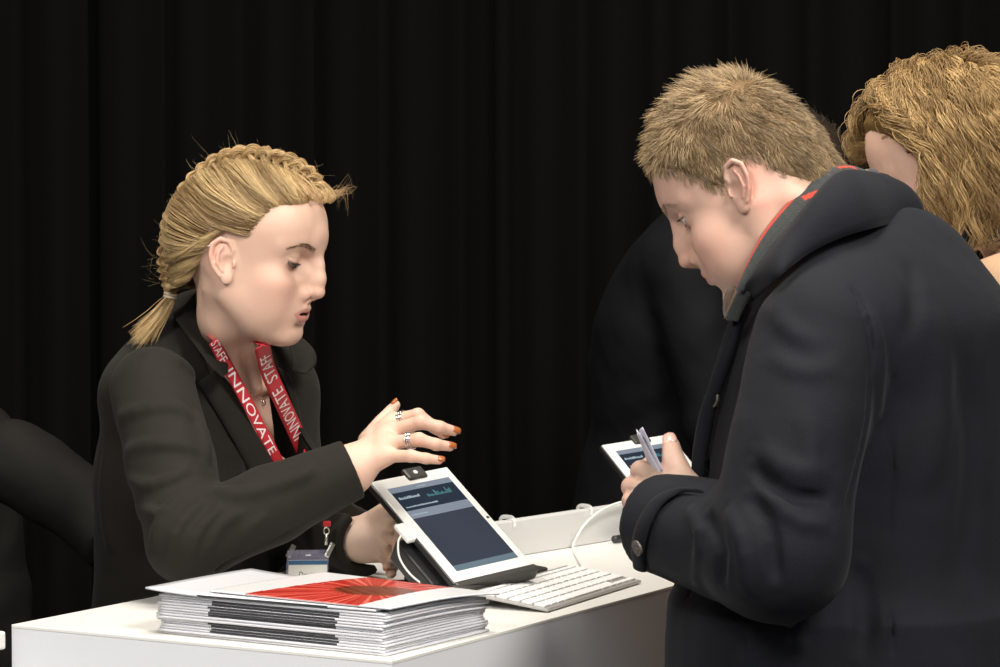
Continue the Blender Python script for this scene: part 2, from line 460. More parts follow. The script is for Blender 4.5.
# ---------------------------------------------------------------- the place
ZC = 1.07
U = A3(.495, .869, 0); U /= np.linalg.norm(U)          # along the counter
W_ = A3(U[1], -U[0], 0)                                 # across the counter, towards the visitors
UP = A3(0, 0, 1)
def bev_box(name, c, ax, size, bev, m, parent=None):
    V, F = box_geo(c, ax, size, bev)
    return mesh_obj(name, V, F, m, parent, False)

# floor, back wall with pleated black curtains
M_FLOOR = mat('dark carpet', (.02, .02, .021), .95, bump=.6, bscale=300, var=.3, vscale=60)
def structure(o): o['kind'] = 'structure'; return o
V = [(-4.5, -1.5, 0), (4.5, -1.5, 0), (4.5, 6.6, 0), (-4.5, 6.6, 0), (-4.5, -1.5, -.1), (4.5, -1.5, -.1), (4.5, 6.6, -.1), (-4.5, 6.6, -.1)]
structure(mesh_obj('floor', V, [(0, 1, 2, 3), (7, 6, 5, 4), (0, 4, 5, 1), (1, 5, 6, 2), (2, 6, 7, 3), (3, 7, 4, 0)], M_FLOOR, None, False))
M_WALL = mat('black painted wall', (.012, .012, .012), .9)
structure(bev_box('wall_back', A3(0, 6.65, 2.0), np.eye(3), (9.0, .1, 4.0), 0, M_WALL))
M_CURT = mat('black stage curtain cloth', (.0019, .0018, .0016), .95, bump=.3, bscale=900, spec=.15)
def curtain(x0, x1, y, seed, label):
    r = np.random.default_rng(seed); n = int((x1 - x0) * 90)
    xs = np.linspace(x0, x1, n); ph = np.cumsum(r.uniform(.5, 1.5, n)) * (xs[1] - xs[0]) * 2 * np.pi / .19
    zs = np.linspace(.02, 3.9, 14); V = []
    for z in zs:
        amp = .028 + .022 * (1 - z / 4)
        yy = y + amp * np.sin(ph) + .015 * np.sin(ph * .37 + z * .6)
        V.append(np.stack([xs + .01 * np.cos(ph), yy, np.full(n, z)], 1))
    V = np.vstack(V); V2 = V + A3(0, .004, 0); N = len(V); m = len(zs)
    F = []
    for i in range(m - 1):
        for j in range(n - 1):
            a = i * n + j; F.append((a, a + 1, a + n + 1, a + n)); F.append((N + a, N + a + n, N + a + n + 1, N + a + 1))
    return tag(mesh_obj('curtain', np.vstack([V, V2]), F, M_CURT), label, 'curtain', 'black curtains across the back')
for i, (a, b) in enumerate(((-4.3, -.98), (-1.05, .05), (-.02, 1.33), (1.26, 4.3))):
    curtain(a, b, 5.9 + .13 * (i % 2), 11 + i, ('pleated black curtain behind the bent colleague at the left edge', 'pleated black curtain behind the head of the woman with the braid',
            'pleated black curtain between the two main people', 'pleated black curtain behind the man and the curly haired visitor')[i])
V, F = tube_geo([A3(-4.3, 5.92, 3.93), A3(4.3, 5.92, 3.93)], .03, 16)
tag(mesh_obj('curtain_rail', V, F, mat('black steel', (.02, .02, .02), .4, .8)), 'black steel rail carrying the black curtains', 'curtain rail')

# reception counter
M_LAM = mat('white laminate', (.76, .745, .70), .38, spec=.5, bump=.05, bscale=60)
M_SIDE = mat('white painted panel', (.72, .73, .75), .5)
B_ = at_z(392, 661, ZC); L_ = 1.32; Wd = .516
ct = thing('reception_counter', 'white laminate reception counter the magazines and tablets stand on', 'counter', loc=tuple(B_[:2]) + (0,))
mid = B_ + U * L_ / 2 - W_ * Wd / 2
AX = np.stack([U, W_, UP])
def cbox(name, c, size, bev, m, parent): return bev_box(name, c, AX, size, bev, m, parent)
cbox('worktop', A3(mid[0], mid[1], ZC - .002), (L_, Wd, .004), .0008, M_LAM, ct)
cbox('front_panel', A3(*(mid + W_ * (Wd / 2 - .0133))[:2], (ZC - .0041) / 2), (L_ - .0006, .026, ZC - .0041), .0, M_SIDE, ct)
cbox('end_panel', A3(*(B_ - W_ * (Wd / 2 + .0129) + U * .0133)[:2], (ZC - .0041) / 2), (.026, Wd - .0264, ZC - .0041), .0, M_SIDE, ct)
cbox('end_panel', A3(*(B_ - W_ * (Wd / 2 + .0129) + U * (L_ - .0133))[:2], (ZC - .0041) / 2), (.026, Wd - .0264, ZC - .0041), .0, M_SIDE, ct)
cbox('shelf', A3(mid[0], mid[1], .55), (L_ - .06, Wd - .06, .02), .001, M_SIDE, ct)
# raised divider standing on the worktop
p0 = at_z(486, 562, ZC); p1 = at_z(614, 540.5, ZC); dv = (p1 - p0) / np.linalg.norm(p1 - p0); dn = np.cross(UP, dv)
Ld = .355; pc = p0 + dv * Ld / 2 + dn * .009
dvd = thing('counter_divider', 'low white upright panel standing across the counter behind the keyboard', 'divider', loc=tuple(pc[:2]) + (ZC,))
bev_box('panel', pc + UP * (.0255 + .0005), np.stack([dv, dn, UP]), (Ld, .018, .051), .002, mat('off white divider', (.58, .58, .56), .6), dvd)
M_CLEAR = mat('clear plastic', (.85, .85, .83), .1, alpha=.35)
for px, py in ((511, 517), (588, 510)):
    q = p0 + dv * ((px - 486) / 128 * np.linalg.norm(p1 - p0)) + UP * .053
    P = [q + dn * .021 - UP * .012, q + dn * .020 + UP * .001, q + dn * .009 + UP * .0035, q - dn * .0025 + UP * .001, q - dn * .003 - UP * .010]
    V, F = tube_geo(spline(P, 14), .0014, 8, flat=2.2)
    tag(mesh_obj('cable_clip', V, F, M_CLEAR), 'clear plastic clip on the divider, ' + ('the one beside the large tablet' if px < 550 else 'the one beside the white cable'), 'clip', 'clips on the white divider')
# a further counter at the left edge
sq = at_z(6, 631, 1.064) - U * .25 - W_ * .45
sc = thing('side_counter', 'white counter just visible at the lower left corner beside the reception counter', 'counter', loc=(sq[0], sq[1], 0))
V, F = box_geo(A3(sq[0], sq[1], .522), AX, (.49, .89, 1.04), .003); mesh_obj('cabinet', V, F, M_SIDE, sc, False)
V, F = box_geo(A3(sq[0], sq[1], 1.0535), AX, (.50, .90, .021), .003); mesh_obj('worktop', V, F, M_LAM, sc, False)

# ---------------------------------------------------------------- magazines
M_PAPER = mat('magazine paper', (.66, .66, .69), .35, bump=.15, bscale=40, coat=.2)
M_PAGES = mat('magazine page edges', (.66, .66, .69), .7, bump=.5, bscale=500)
M_BAND = mat('dark printed spine', (.035, .035, .04), .35)
def red_cover():
    m = D.materials.new('red magazine cover'); m.use_nodes = True; nt = m.node_tree; b = nt.nodes['Principled BSDF']
    b.inputs['Roughness'].default_value = .25
    a = nt.nodes.new('ShaderNodeAttribute'); a.attribute_name = 'Col'
    nt.links.new(a.outputs['Color'], b.inputs['Base Color']); return m
M_COVER = red_cover()
corner = at_z(386, 657, ZC)
ML = at_z(152, 633, ZC) - corner; ML /= np.linalg.norm(ML); MR = np.cross(ML, UP) * -1
if MR @ U < 0: MR = -MR
def magazine(z0, th, ox, oy, rot, band, droop, label, cover=False, lift=0.0, size=(.305, .205)):
    c, s = math.cos(rot), math.sin(rot)
    a_ = ML * c + MR * s; b_ = MR * c - ML * s
    nx, ny = (121, 81) if cover else (31, 13)
    o = corner + ML * ox + MR * oy
    o = A3(o[0], o[1], z0)
    u = np.linspace(0, 1, nx); v = np.linspace(0, 1, ny)
    UU, VV = np.meshgrid(u, v, indexing='ij')
    zz = -droop * (np.clip((VV - .35) / .65, 0, 1) ** 2) * (1 - .75 * UU) + lift * np.clip((UU - .7) / .3, 0, 1) ** 2
    top = o + UU[..., None] * size[0] * a_ + VV[..., None] * size[1] * b_ + (zz + th)[..., None] * UP
    bot = top - UP * th * .96
    N = nx * ny; V = np.vstack([top.reshape(-1, 3), bot.reshape(-1, 3)])
    F = []; mi = []
    I = lambda i, j: i * ny + j
    for i in range(nx - 1):
        for j in range(ny - 1):
            F.append((I(i, j), I(i, j + 1), I(i + 1, j + 1), I(i + 1, j))); mi.append(0)
            F.append((N + I(i, j), N + I(i + 1, j), N + I(i + 1, j + 1), N + I(i, j + 1))); mi.append(0)
    for i in range(nx - 1):
        F.append((I(i, 0), I(i + 1, 0), N + I(i + 1, 0), N + I(i, 0))); mi.append(2 if band and .21 < (i + .5) / (nx - 1) < .76 else 0)
        F.append((I(i, ny - 1), N + I(i, ny - 1), N + I(i + 1, ny - 1), I(i + 1, ny - 1))); mi.append(1)
    for j in range(ny - 1):
        F.append((I(0, j), N + I(0, j), N + I(0, j + 1), I(0, j + 1))); mi.append(1)
        F.append((I(nx - 1, j), I(nx - 1, j + 1), N + I(nx - 1, j + 1), N + I(nx - 1, j))); mi.append(1)
    Cc = np.full((2 * N, 3), .70)
    if cover:
        x = (UU - .39) * 1.5; y = (VV - .50) * 1.0 
        ang = np.arctan2(y, x); rr = np.hypot(x / .31, y / .20)
        rays = .5 + .5 * np.sin(ang * 23 + 2.2 * np.sin(ang * 5)) ; rays2 = .5 + .5 * np.sin(ang * 51 + 1.3)
        red = np.stack([.42 + .28 * rays2 * rays, .020 + .16 * rays * rays2 ** 2, .012 + .11 * rays * rays2 ** 2], -1)
        blot = .5 + .5 * np.sin(x * 61) * np.sin(y * 83 + x * 20)
        dark = np.stack([.09 + .22 * blot ** 2, .015 + .05 * blot ** 2, .005 + .015 * blot], -1)
        w = np.clip((1.05 - rr) * 6, 0, 1)[..., None]
        red = red * (1 - w) + dark * w
        inside = ((UU > .16 + .10 * VV) & (UU < .80 - .06 * VV))[..., None]
        Cc[:N] = np.where(inside, red, .70).reshape(-1, 3)
    mats = [M_COVER if cover else M_PAPER, M_PAGES, M_BAND]
    me = mesh_obj('magazine', V, np.array(F), mats, None, False, Cc)
    me.data.polygons.foreach_set('material_index', np.array(mi, np.int32))
    return tag(me, label, 'magazine', 'stack of magazines on the counter')
r = np.random.default_rng(3)
NM = 17; z = ZC + .0006; TH = .00252
ords = ['bottommost', 'second from the bottom', 'third from the bottom', 'fourth from the bottom', 'fifth from the bottom', 'sixth from the bottom', 'seventh from the bottom', 'eighth from the bottom',
        'ninth from the bottom', 'eighth from the top', 'seventh from the top', 'sixth from the top', 'fifth from the top', 'fourth from the top', 'third from the top']
for i in range(15):
    band = (2 <= i <= 5) or (8 <= i <= 13)
    magazine(z, TH * .97, r.uniform(-.003, .003) + .003, r.uniform(-.002, .002) + .002, r.uniform(-.012, .012) , band, .00042 * i,
             'magazine with %s in the stack, %s' % ('a dark spine' if band else 'a plain white spine', ords[i]))
    z += TH + (.00045 if i < 14 else .0014)
magazine(z, TH * .9, .016, .004, -.035, True, .0065, 'white magazine just under the red covered one, jutting out of the stack', lift=.004); z += TH + .0010
magazine(z, TH * .85, -.003, .003, .05, False, .0072, 'magazine on top of the stack with a red cover picture between white strips', cover=True, size=(.25, .205))

# ---------------------------------------------------------------- tablets
M_BLACKP = mat('black plastic', (.018, .018, .019), .38)
M_WHITEG = mat('white glass bezel', (.84, .84, .80), .16, coat=.3)
def scr(name, col, e=.6, rough=.12):
    return mat(name, tuple(c * .4 for c in col), rough, emit=(*col, e))
M_S1 = scr('screen navy', (.034, .041, .058), .9); M_S2 = scr('screen pale bar', (.17, .20, .25), .9); M_S3 = scr('screen header', (.018, .026, .042), .9)
M_S4 = scr('screen dim bar', (.10, .14, .17), .95); M_TXT = scr('screen text', (.30, .38, .42), .9); M_GRN = scr('screen skyline', (.06, .16, .18), .9)
def tablet(BL, w, l, ww, ll, label, detail=True):
    """BL bottom-left corner of the white front, w / l unit axes across and up, n towards the viewer"""
    n = np.cross(w, l); n /= np.linalg.norm(n)
    t = thing('tablet_computer', label, 'tablet', 'tablets on black stands', loc=tuple(BL))
    ax = np.stack([w, l, n]); P = lambda a, b, c: BL + w * a * ww + l * b * ll + n * c
    V, F = box_geo(P(.5, .5, -.0055), ax, (ww + .004, ll + .004, .009), .0022); mesh_obj('back_case', V, F, M_BLACKP, t, False)
    V, F = box_geo(P(.5, .5, -.0002), ax, (ww, ll, .0026), .0010); mesh_obj('bezel', V, F, M_WHITEG, t, False)
    s = obj = None
    def rect(a0, a1, b0, b1, h, m, name, par):
        Vv = [P(a0, b0, h), P(a1, b0, h), P(a1, b1, h), P(a0, b1, h), P(a0, b0, h - .0003), P(a1, b0, h - .0003), P(a1, b1, h - .0003), P(a0, b1, h - .0003)]
        return mesh_obj(name, Vv, [(0, 1, 2, 3), (0, 4, 5, 1), (1, 5, 6, 2), (2, 6, 7, 3), (3, 7, 4, 0)], m, par, False)
    sc_ = rect(.115, .915, .085, .905, .00142, M_S1, 'screen', t)
    rect(.115, .915, .855, .905, .0015, M_S2, 'status_bar', sc_)
    rect(.115, .915, .745, .855, .0015, M_S3, 'header', sc_)
    rect(.115, .915, .60, .675, .0015, M_S2, 'highlighted_row', sc_)
    rect(.115, .915, .675, .745, .0015, M_S3, 'row', sc_)
    rect(.115, .915, .085, .135, .0015, M_S4, 'footer', sc_)
    # small illegible lettering and skyline drawing of the page shown
    Vs = []; 
    def dash(a0, a1, b0, b1, L):
        k = P((a0 + a1) / 2, (b0 + b1) / 2, .0017); L.append(box_geo(k, ax, ((a1 - a0) * ww, (b1 - b0) * ll, .0002)))
    rr = np.random.default_rng(5); a = .15
    while a < .40:
        q = rr.uniform(.008, .02); dash(a, a + q, .785, .785 + rr.uniform(.014, .024), Vs); a += q + .006
    a = .15
    while a < .56:
        q = rr.uniform(.006, .016); dash(a, a + q, .702, .702 + rr.uniform(.008, .014), Vs); a += q + .005
    a = .14
    while a < .33:
        q = rr.uniform(.006, .012); dash(a, a + q, .628, .628 + .008, Vs); a += q + .005
    a = .46
    while a < .58:
        dash(a, a + .007, .872, .880, Vs); a += .012
    mesh_obj('lettering', *join_geo(Vs), M_TXT, sc_, False)
    Vs = []; a = .5
    while a < .80:
        q = rr.uniform(.008, .02); dash(a, a + q, .765, .765 + rr.uniform(.01, .06), Vs); a += q + .008
    mesh_obj('skyline_drawing', *join_geo(Vs), M_GRN, sc_, False)
    V, F = tube_geo([P(.965, .48, .0011), P(.965, .48, .00135)], .0022, 16); mesh_obj('camera_hole', V, F, M_BLACKP, t, False)
    # rim of the stand's holder under the tablet and the clip over its upper edge
    V, F = box_geo(P(.5, -.028, -.006), ax, (ww + .006, .011, .018), .003); mesh_obj('lower_ledge', V, F, mat_hold, t, False)
    V, F = box_geo(P(.56, .992, .001), ax, (.030, .020, .008), .003); k = mesh_obj('top_clip', V, F, mat_hold, t, False)
    Vc, Fc = tube_geo([P(.56, .99, .005), P(.56, .99, .0055)], .0032, 16); mesh_obj('clip_mark', Vc, Fc, M_WHITEG, k, False)
    return t, P, ax, n
mat_hold = mat('dark grey holder', (.045, .042, .038), .45)
k_ = ZC
BL = at(455, 583, 3.02); BR = at(532, 565, 3.093)
def square_up(BL, BR, px, py, Y0, Y1):
    g = lambda Y: (at(px, py, Y) - BL) @ (BR - BL)
    for _ in range(50):
        Ym = (Y0 + Y1) / 2
        if (g(Y0) > 0) == (g(Ym) > 0): Y0 = Ym
        else: Y1 = Ym
    return at(px, py, Ym)
TL = square_up(BL, BR, 370.5, 482.6, 3.02, 3.35)
w = BR - BL; ww = np.linalg.norm(w); w /= ww; l = TL - BL; l -= w * (l @ w) * .999; 
l = TL - BL; ll = np.linalg.norm(l); l = l - w * (l @ w); l /= np.linalg.norm(l)
tb, P, tax, tn = tablet(BL, w, l, ww, ll, 'white tablet with a dark blue page on its screen, under the woman\'s raised hand')
print('TABLET', ww, ll, BL, TL, tn)
# stand of the tablet
st = thing('tablet_stand', 'black folding stand holding up the tablet under the woman\'s hand', 'stand', 'black stands on the counter', loc=(P(.5, .3, -.05)[0], P(.5, .3, -.05)[1], ZC))
hz = A3(tn[0], tn[1], 0); hz /= np.linalg.norm(hz); side = np.cross(UP, hz)
bs = P(.5, .12, -.01); bs = A3(bs[0], bs[1], ZC + .005) - hz * .075
V, F = box_geo(bs, np.stack([hz, side, UP]), (.135, .105, .009), .003); mesh_obj('base_plate', V, F, M_BLACKP, st, False)
for s_ in (-1, 1):
    a0 = P(.5 + s_ * .22, .55, -.014); a1 = bs - hz * .055 + side * s_ * -.035 + UP * .004
    d = a1 - a0; Ln = np.linalg.norm(d); d /= Ln; e = np.cross(d, side); e /= np.linalg.norm(e)
    V, F = box_geo((a0 + a1) / 2, np.stack([d, np.cross(e, d), e]), (Ln, .016, .005), .0015); mesh_obj('strut', V, F, M_BLACKP, st, False)
V, F = box_geo(P(.13, .33, -.034), tax, (.058, .085, .030), .003); sb_ = mesh_obj('mount_box', V, F, M_BLACKP, st, False)
for q_ in (.30, .44):
    V, F = box_geo(P(-.105, q_, -.034), tax, (.0012, .012, .010), .0004); mesh_obj('slot', V, F, mat_hold, sb_, False)
a0 = P(.5, .55, -.0155); V, F = box_geo(a0, tax, (.085, .02, .010), .003); mesh_obj('hinge_block', V, F, M_BLACKP, st, False)
a0 = P(.5, .30, -.0145); V, F = box_geo(a0, tax, (.075, .075, .006), .002); mesh_obj('mount_plate', V, F, M_BLACKP, st, False)
V, F = tube_geo([bs - side * .05 + hz * .03 + UP * .016, bs + side * .05 + hz * .03 + UP * .016], .004, 14); mesh_obj('hinge_rod', V, F, mat('steel', (.5, .5, .5), .25, 1.0), st, True)
for s_ in (-1, 1):
    V, F = box_geo(bs + side * s_ * .047 + hz * .03 + UP * .012, np.stack([hz, side, UP]), (.018, .006, .022), .002); mesh_obj('bracket', V, F, M_BLACKP, st, False)
# white connector and lead at the side of the tablet
M_WP = mat('white plastic', (.80, .80, .77), .35)
M_CABLE = mat('white cable', (.74, .74, .70), .45)
cn = thing('charging_lead', 'white charging lead plugged into the side of the tablet by the woman\'s hands', 'cable', loc=tuple(P(-.04, .56, -.003)))
V, F = box_geo(P(-.045, .52, -.004), tax, (.016, .032, .006), .002); mesh_obj('connector', V, F, M_WP, cn, False)
cp = [P(-.10, .52, -.005), P(-.155, .49, -.012), P(-.20, .40, -.022), P(-.16, .27, -.030), P(-.02, .17, -.036), P(.14, .11, -.030), P(.3, .09, -.022)]
V, F = tube_geo(spline(cp, 50), .0013, 10); mesh_obj('lead', V, F, M_CABLE, cn)

# keyboard
K0 = at_z(468, 592, ZC + .017); K1 = at_z(548, 609, ZC + .005); K2 = at_z(641.5, 580, ZC + .005)
K0 = square_up(K1, K2, 468, 592, 2.6, 3.4)
print('K0', K0)
ka = K2 - K1; kl = np.linalg.norm(ka); ka /= kl; kb = K0 - K1; kb -= ka * (kb @ ka); kw = np.linalg.norm(kb); kb /= kw; kn = np.cross(ka, kb); kn *= np.sign(kn[2])
print('KB', kl, kw, np.degrees(np.arccos(ka @ ((K0 - K1) / np.linalg.norm(K0 - K1)))))
kw = min(kw, .125); kax = np.stack([ka, kb, kn]); KP = lambda a, b, c: K1 + ka * a + kb * b + kn * c
kt = thing('keyboard', 'slim silver wireless keyboard with white keys beside the tablet', 'keyboard', loc=tuple(A3(K1[0], K1[1], ZC)))
M_ALU = mat('aluminium', (.42, .41, .39), .45, .35)
V, F = box_geo(KP(kl / 2, kw / 2, -.0020), kax, (kl, kw, .0035), .0012); mesh_obj('body', V, F, M_ALU, kt, False)
V, F = tube_geo([KP(.003, kw - .009, -.0085), KP(kl - .003, kw - .009, -.0085)], .0080, 16); mesh_obj('battery_tube', V, F, M_ALU, kt)
V, F = box_geo(KP(kl * .41, kw + .013, -.002), kax, (kl * .80, .024, .010), .003); mesh_obj('holder_rail', V, F, mat_hold, kt, False)
M_KEY = mat('white keys', (.86, .86, .84), .5); M_KLET = mat('grey key lettering', (.35, .35, .36), .5)
rowsN = [[1.0] * 14, [1.0] * 13 + [1.5], [1.5] + [1.0] * 12 + [1.0], [1.8] + [1.0] * 11 + [1.7], [2.3] + [1.0] * 10 + [2.2], [1, 1, 1, 1.25, 5, 1.25, 1, 1, 1, 1]]
gap = .0031; keyd = (kw - .013) / 5.92
b0 = kw - .009
for ri, row in enumerate(rowsN):
    hh = keyd * (.62 if ri == 0 else 1.06); tot = sum(row); unit = (kl - .010 - gap * (len(row) - 1)) / tot; a = .005
    for ci, q in enumerate(row):
        wdt = q * unit; hk = hh - gap
        if ri == 5 and ci >= 7: 
            hk = hk * .5
        V, F = box_geo(KP(a + wdt / 2, b0 - hk / 2 - (hh - gap - hk), .0009), kax, (wdt, hk, .0024), .0007)
        kk = mesh_obj('key', V, F, M_KEY, kt, False)
        if q < 4:
            V2, F2 = box_geo(KP(a + wdt / 2, b0 - hk / 2 - (hh - gap - hk), .00215), kax, (.0022, .0028, .0001)); 
            me = kk.data
            kk.data.materials.append(M_KLET)
        a += wdt + gap
    b0 -= hh

# second tablet further along, and its cable
s2 = .82
TL2 = at(601.6, 445.6, 3.84); w2 = w * math.cos(.12) + np.cross(w, tn) * 0; 
TR2 = at(668.7, 434.8, 3.90); w2 = TR2 - TL2; ww2 = np.linalg.norm(w2); w2 /= ww2
BL2 = square_up(TL2, TR2, 601.6 + 64, 445.6 + 81, 3.5, 4.0); l2 = TL2 - BL2; ll2 = np.linalg.norm(l2); l2 -= w2 * (l2 @ w2); l2 /= np.linalg.norm(l2); BL2 = TL2 - l2 * ll2
t2, P2, tax2, tn2 = tablet(BL2, w2, l2, ww2, ll2, 'white tablet half hidden behind the man\'s hand')
print('T2', ww2, ll2, BL2)
st2 = thing('tablet_stand', 'black stand of the tablet behind the man\'s hand', 'stand', 'black stands on the counter', loc=(P2(.5, .3, -.05)[0], P2(.5, .3, -.05)[1], ZC))
hz2 = A3(tn2[0], tn2[1], 0); hz2 /= np.linalg.norm(hz2); sd2 = np.cross(UP, hz2)
b2 = P2(.5, .1, -.01); b2 = A3(b2[0], b2[1], ZC + .0055) - hz2 * .05
V, F = box_geo(b2, np.stack([hz2, sd2, UP]), (.14, .12, .01), .003); mesh_obj('base_plate', V, F, M_BLACKP, st2, False)
a0 = P2(.5, .55, -.014); a1 = b2 - hz2 * .05 + UP * .003; d = a1 - a0; Ln = np.linalg.norm(d); d /= Ln; e = np.cross(d, sd2); e /= np.linalg.norm(e)
V, F = box_geo((a0 + a1) / 2, np.stack([d, np.cross(e, d), e]), (Ln, .05, .006), .0015); mesh_obj('strut', V, F, M_BLACKP, st2, False)
cpts = [at(676, 496, 3.72), at(640, 499, 3.70), at(618, 503, 3.66), at(600, 511, 3.62), at(588, 521, 3.60), at(579, 533, 3.58), at_z(573, 547, ZC + .004), at_z(577, 557, ZC + .003), at_z(583, 568, ZC + .003)]
V, F = tube_geo(spline(cpts, 70), .0018, 10)
tag(mesh_obj('charging_cable', V, F, M_CABLE), 'white cable curving down over the low divider onto the counter', 'cable')
# black pen lying by the divider
pa = at_z(613.5, 539.5, ZC + .0065); pb = at_z(640, 535, ZC + .0065)
pn = thing('marker_pen', 'black pen end lying on the counter beside the man\'s cuff', 'pen', loc=tuple(pa - UP * .0065))
d = (pb - pa) / np.linalg.norm(pb - pa)
V, F = tube_geo([pa, pa + d * .002, pa + d * .03], [.003, .0055, .006], 16); mesh_obj('cap', V, F, M_BLACKP, pn)
V, F = tube_geo([pa + d * .0302, pa + d * .12, pa + d * .125], [.0055, .0055, .003], 16); mesh_obj('barrel', V, F, M_BLACKP, pn)
# ---------------------------------------------------------------- shared cloth helpers
M_HAIR = mat('hair', (.4, .25, .1), .42, attr=True, spec=.35)
M_CAP = mat('hair at the roots', (.3, .2, .1), .9, attr=True, spec=.1)
def fold_field(f, folds, Y0=2.2, Y1=4.5):
    """folds: (pixels, height, width); each runs over the cloth where the photo shows it"""
    L = []
    for px, h, w in folds:
        pts = [hit(f, x, y, Y0, Y1) for x, y in px]
        if len(pts) > 2: pts = list(spline(pts, max(5, len(pts) * 2)))
        L.append((np.array(pts, np.float32), h * 2.9, w * .68))
    def g(P):
        d = f(P)
        m = np.abs(d) < .03
        if not m.any(): return d
        Q = P[m]; add = np.zeros(len(Q))
        for pts, h, w in L:
            lo = pts.min(0) - 3 * w; hi = pts.max(0) + 3 * w
            k = ((Q > lo) & (Q < hi)).all(1)
            if not k.any(): continue
            dd = polydist(Q[k], pts)
            tp = np.ones(k.sum())
            for e in (pts[0], pts[-1]): tp *= 1 - np.exp(-((Q[k] - e) ** 2).sum(1) / (2.6 * w) ** 2)
            add[k] += h * np.exp(-(dd / w) ** 2) * tp
        d = d.copy(); d[m] -= add
        return d
    return g
def sheet_geo(A, B, th, n=40, m=8, puff=0.0, nrm=None, C=None):
    """a cloth strip between two edge lines, with real thickness"""
    A = spline(A, n); B = spline(B, n); t = np.linspace(0, 1, m)
    if C is not None:
        C = spline(C, n)
        G = ((1 - t) ** 2)[None, :, None] * A[:, None] + (2 * t * (1 - t))[None, :, None] * (2 * C - .5 * (A + B))[:, None] + (t ** 2)[None, :, None] * B[:, None]
    else: G = A[:, None] * (1 - t)[None, :, None] + B[:, None] * t[None, :, None]
    N = np.cross(np.gradient(G, axis=0), np.gradient(G, axis=1)); N /= np.linalg.norm(N, axis=2)[..., None] + 1e-12
    if nrm is not None and (N.reshape(-1, 3).mean(0) @ nrm) < 0: N = -N
    G = G + N * (puff * np.sin(np.pi * t))[None, :, None]
    e = (np.sin(np.pi * np.clip(t, .0, 1)) ** .3 * .7 + .3)[None, :, None]
    top = G + N * th * .5 * e; bot = G - N * th * .5 * e; K = n * m
    V = np.vstack([top.reshape(-1, 3), bot.reshape(-1, 3)]); F = []
    I = lambda i, j: i * m + j
    for i in range(n - 1):
        for j in range(m - 1):
            F.append((I(i, j), I(i, j + 1), I(i + 1, j + 1), I(i + 1, j))); F.append((K + I(i, j), K + I(i + 1, j), K + I(i + 1, j + 1), K + I(i, j + 1)))
        F.append((I(i, 0), I(i + 1, 0), K + I(i + 1, 0), K + I(i, 0))); F.append((I(i, m - 1), K + I(i, m - 1), K + I(i + 1, m - 1), I(i + 1, m - 1)))
    for j in range(m - 1):
        F.append((I(0, j), K + I(0, j), K + I(0, j + 1), I(0, j + 1))); F.append((I(n - 1, j), I(n - 1, j + 1), K + I(n - 1, j + 1), K + I(n - 1, j)))
    return V, F
def project_soft(f, P, off, it=5):
    return project(f, np.asarray(P), off, it)
def shell_scalp(R, o, s, hs):
    """hs: local sdf of the scalp; returns (world->local, local->world)"""
    return (lambda P: to_local(np.asarray(P, np.float32), o, R, s)), (lambda Q: to_world(Q, o, R, s))
def cloth_mat(name, col, var=.12, bump=.35, sheen=.25, bs=900):
    return mat(name, col, .80, bump=bump * .6, bscale=bs, var=var, vscale=14, sheen=sheen, spec=.20)
def shoe(o, d, m, parent, L=.26):
    d = A3(d[0], d[1], 0); d /= np.linalg.norm(d); l = np.cross(UP, d)
    def f(P):
        q = (P - o.astype(np.float32)) @ np.stack([d, l, UP]).T.astype(np.float32)
        a = chain(q, [(-.045, 0, .045), (.05, 0, .04), (L - .11, 0, .03)], [.042, .042, .034], .01)
        a = smin(a, cap(q, (-.03, 0, .05), (-.03, 0, .11), .045, .045), .02)
        return np.maximum(a, -(q[:, 2] - .001))
    V, F = sdf_mesh(f, o + A3(-.3, -.3, -.02), o + A3(.3, .3, .2), .006)
    return mesh_obj('shoe', V, F, m, parent)

# ---------------------------------------------------------------- the woman with the braid
PW = dict(fem=True, skin=(.62, .405, .305), flush=(.63, .31, .24), lips=(.50, .20, .17), lids=(-.66, -.38), mouth=.0032, lip=1.0, iris=(.10, .13, .15), gaze=(0, -.5), ear=.88, earx=.016, fu=.0060, chin=.011, cran=(.004, .040, .090, .072, .077), lashlen=.0078,
          browlen=.006, lashr=.0003)
wR = rot_frame((math.cos(math.radians(17)), -math.sin(math.radians(17))), math.radians(12)); wO = at(239, 258, 3.22); wS = 1.02
wf = A3(.743, -.669, 0); wT = rot_frame(wf, math.radians(9)); wNB = at(224, 352, 3.32)
wS_r = at(152, 389, 3.16); wE_r = at(190, 540, 3.02); wW_r = at(350, 470, 3.055)
wS_l = at(279, 394, 3.43); wE_l = at(285, 520, 3.42); wW_l = at(362, 540, 3.255)
def w_torso(P, e=0.0):
    q = ((P - wNB.astype(np.float32)) @ wT.T.astype(np.float32)).astype(np.float32)
    d = ell(q, (-.030, 0, -.165), (.100 + e, .142 + e, .185 + e))
    d = smin(d, ell(q, (-.030, 0, -.40), (.088 + e, .128 + e, .20 + e)), .07)
    d = smin(d, ell(q, (-.040, 0, -.60), (.108 + e, .165 + e, .17 + e)), .07)
    for s in (-1, 1):
        d = smin(d, ell(q, (.052, s * .070, -.185), (.052 + e, .058 + e, .062 + e)), .03)
        d = smin(d, cap(q, (-.048, s * .020, .022), (-.028, s * .112, -.052), .036 + e, .044 + e), .05)
    return d
def w_arms(P, r0, rm, r1, rw, k=.01):
    d = chain(P, [wS_r, (wS_r + wE_r) / 2, wE_r], [r0, rm, r1], k)
    d = smin(d, chain(P, [wE_r, (wE_r + wW_r) / 2, wW_r], [r1, (r1 + rw) / 2 + .003, rw], k), .015)
    e = chain(P, [wS_l, wE_l], [r0, r1], k)
    e = smin(e, chain(P, [wE_l, wW_l], [r1, rw + (.010 if rw > .03 else 0)], k), .015)
    return d, e
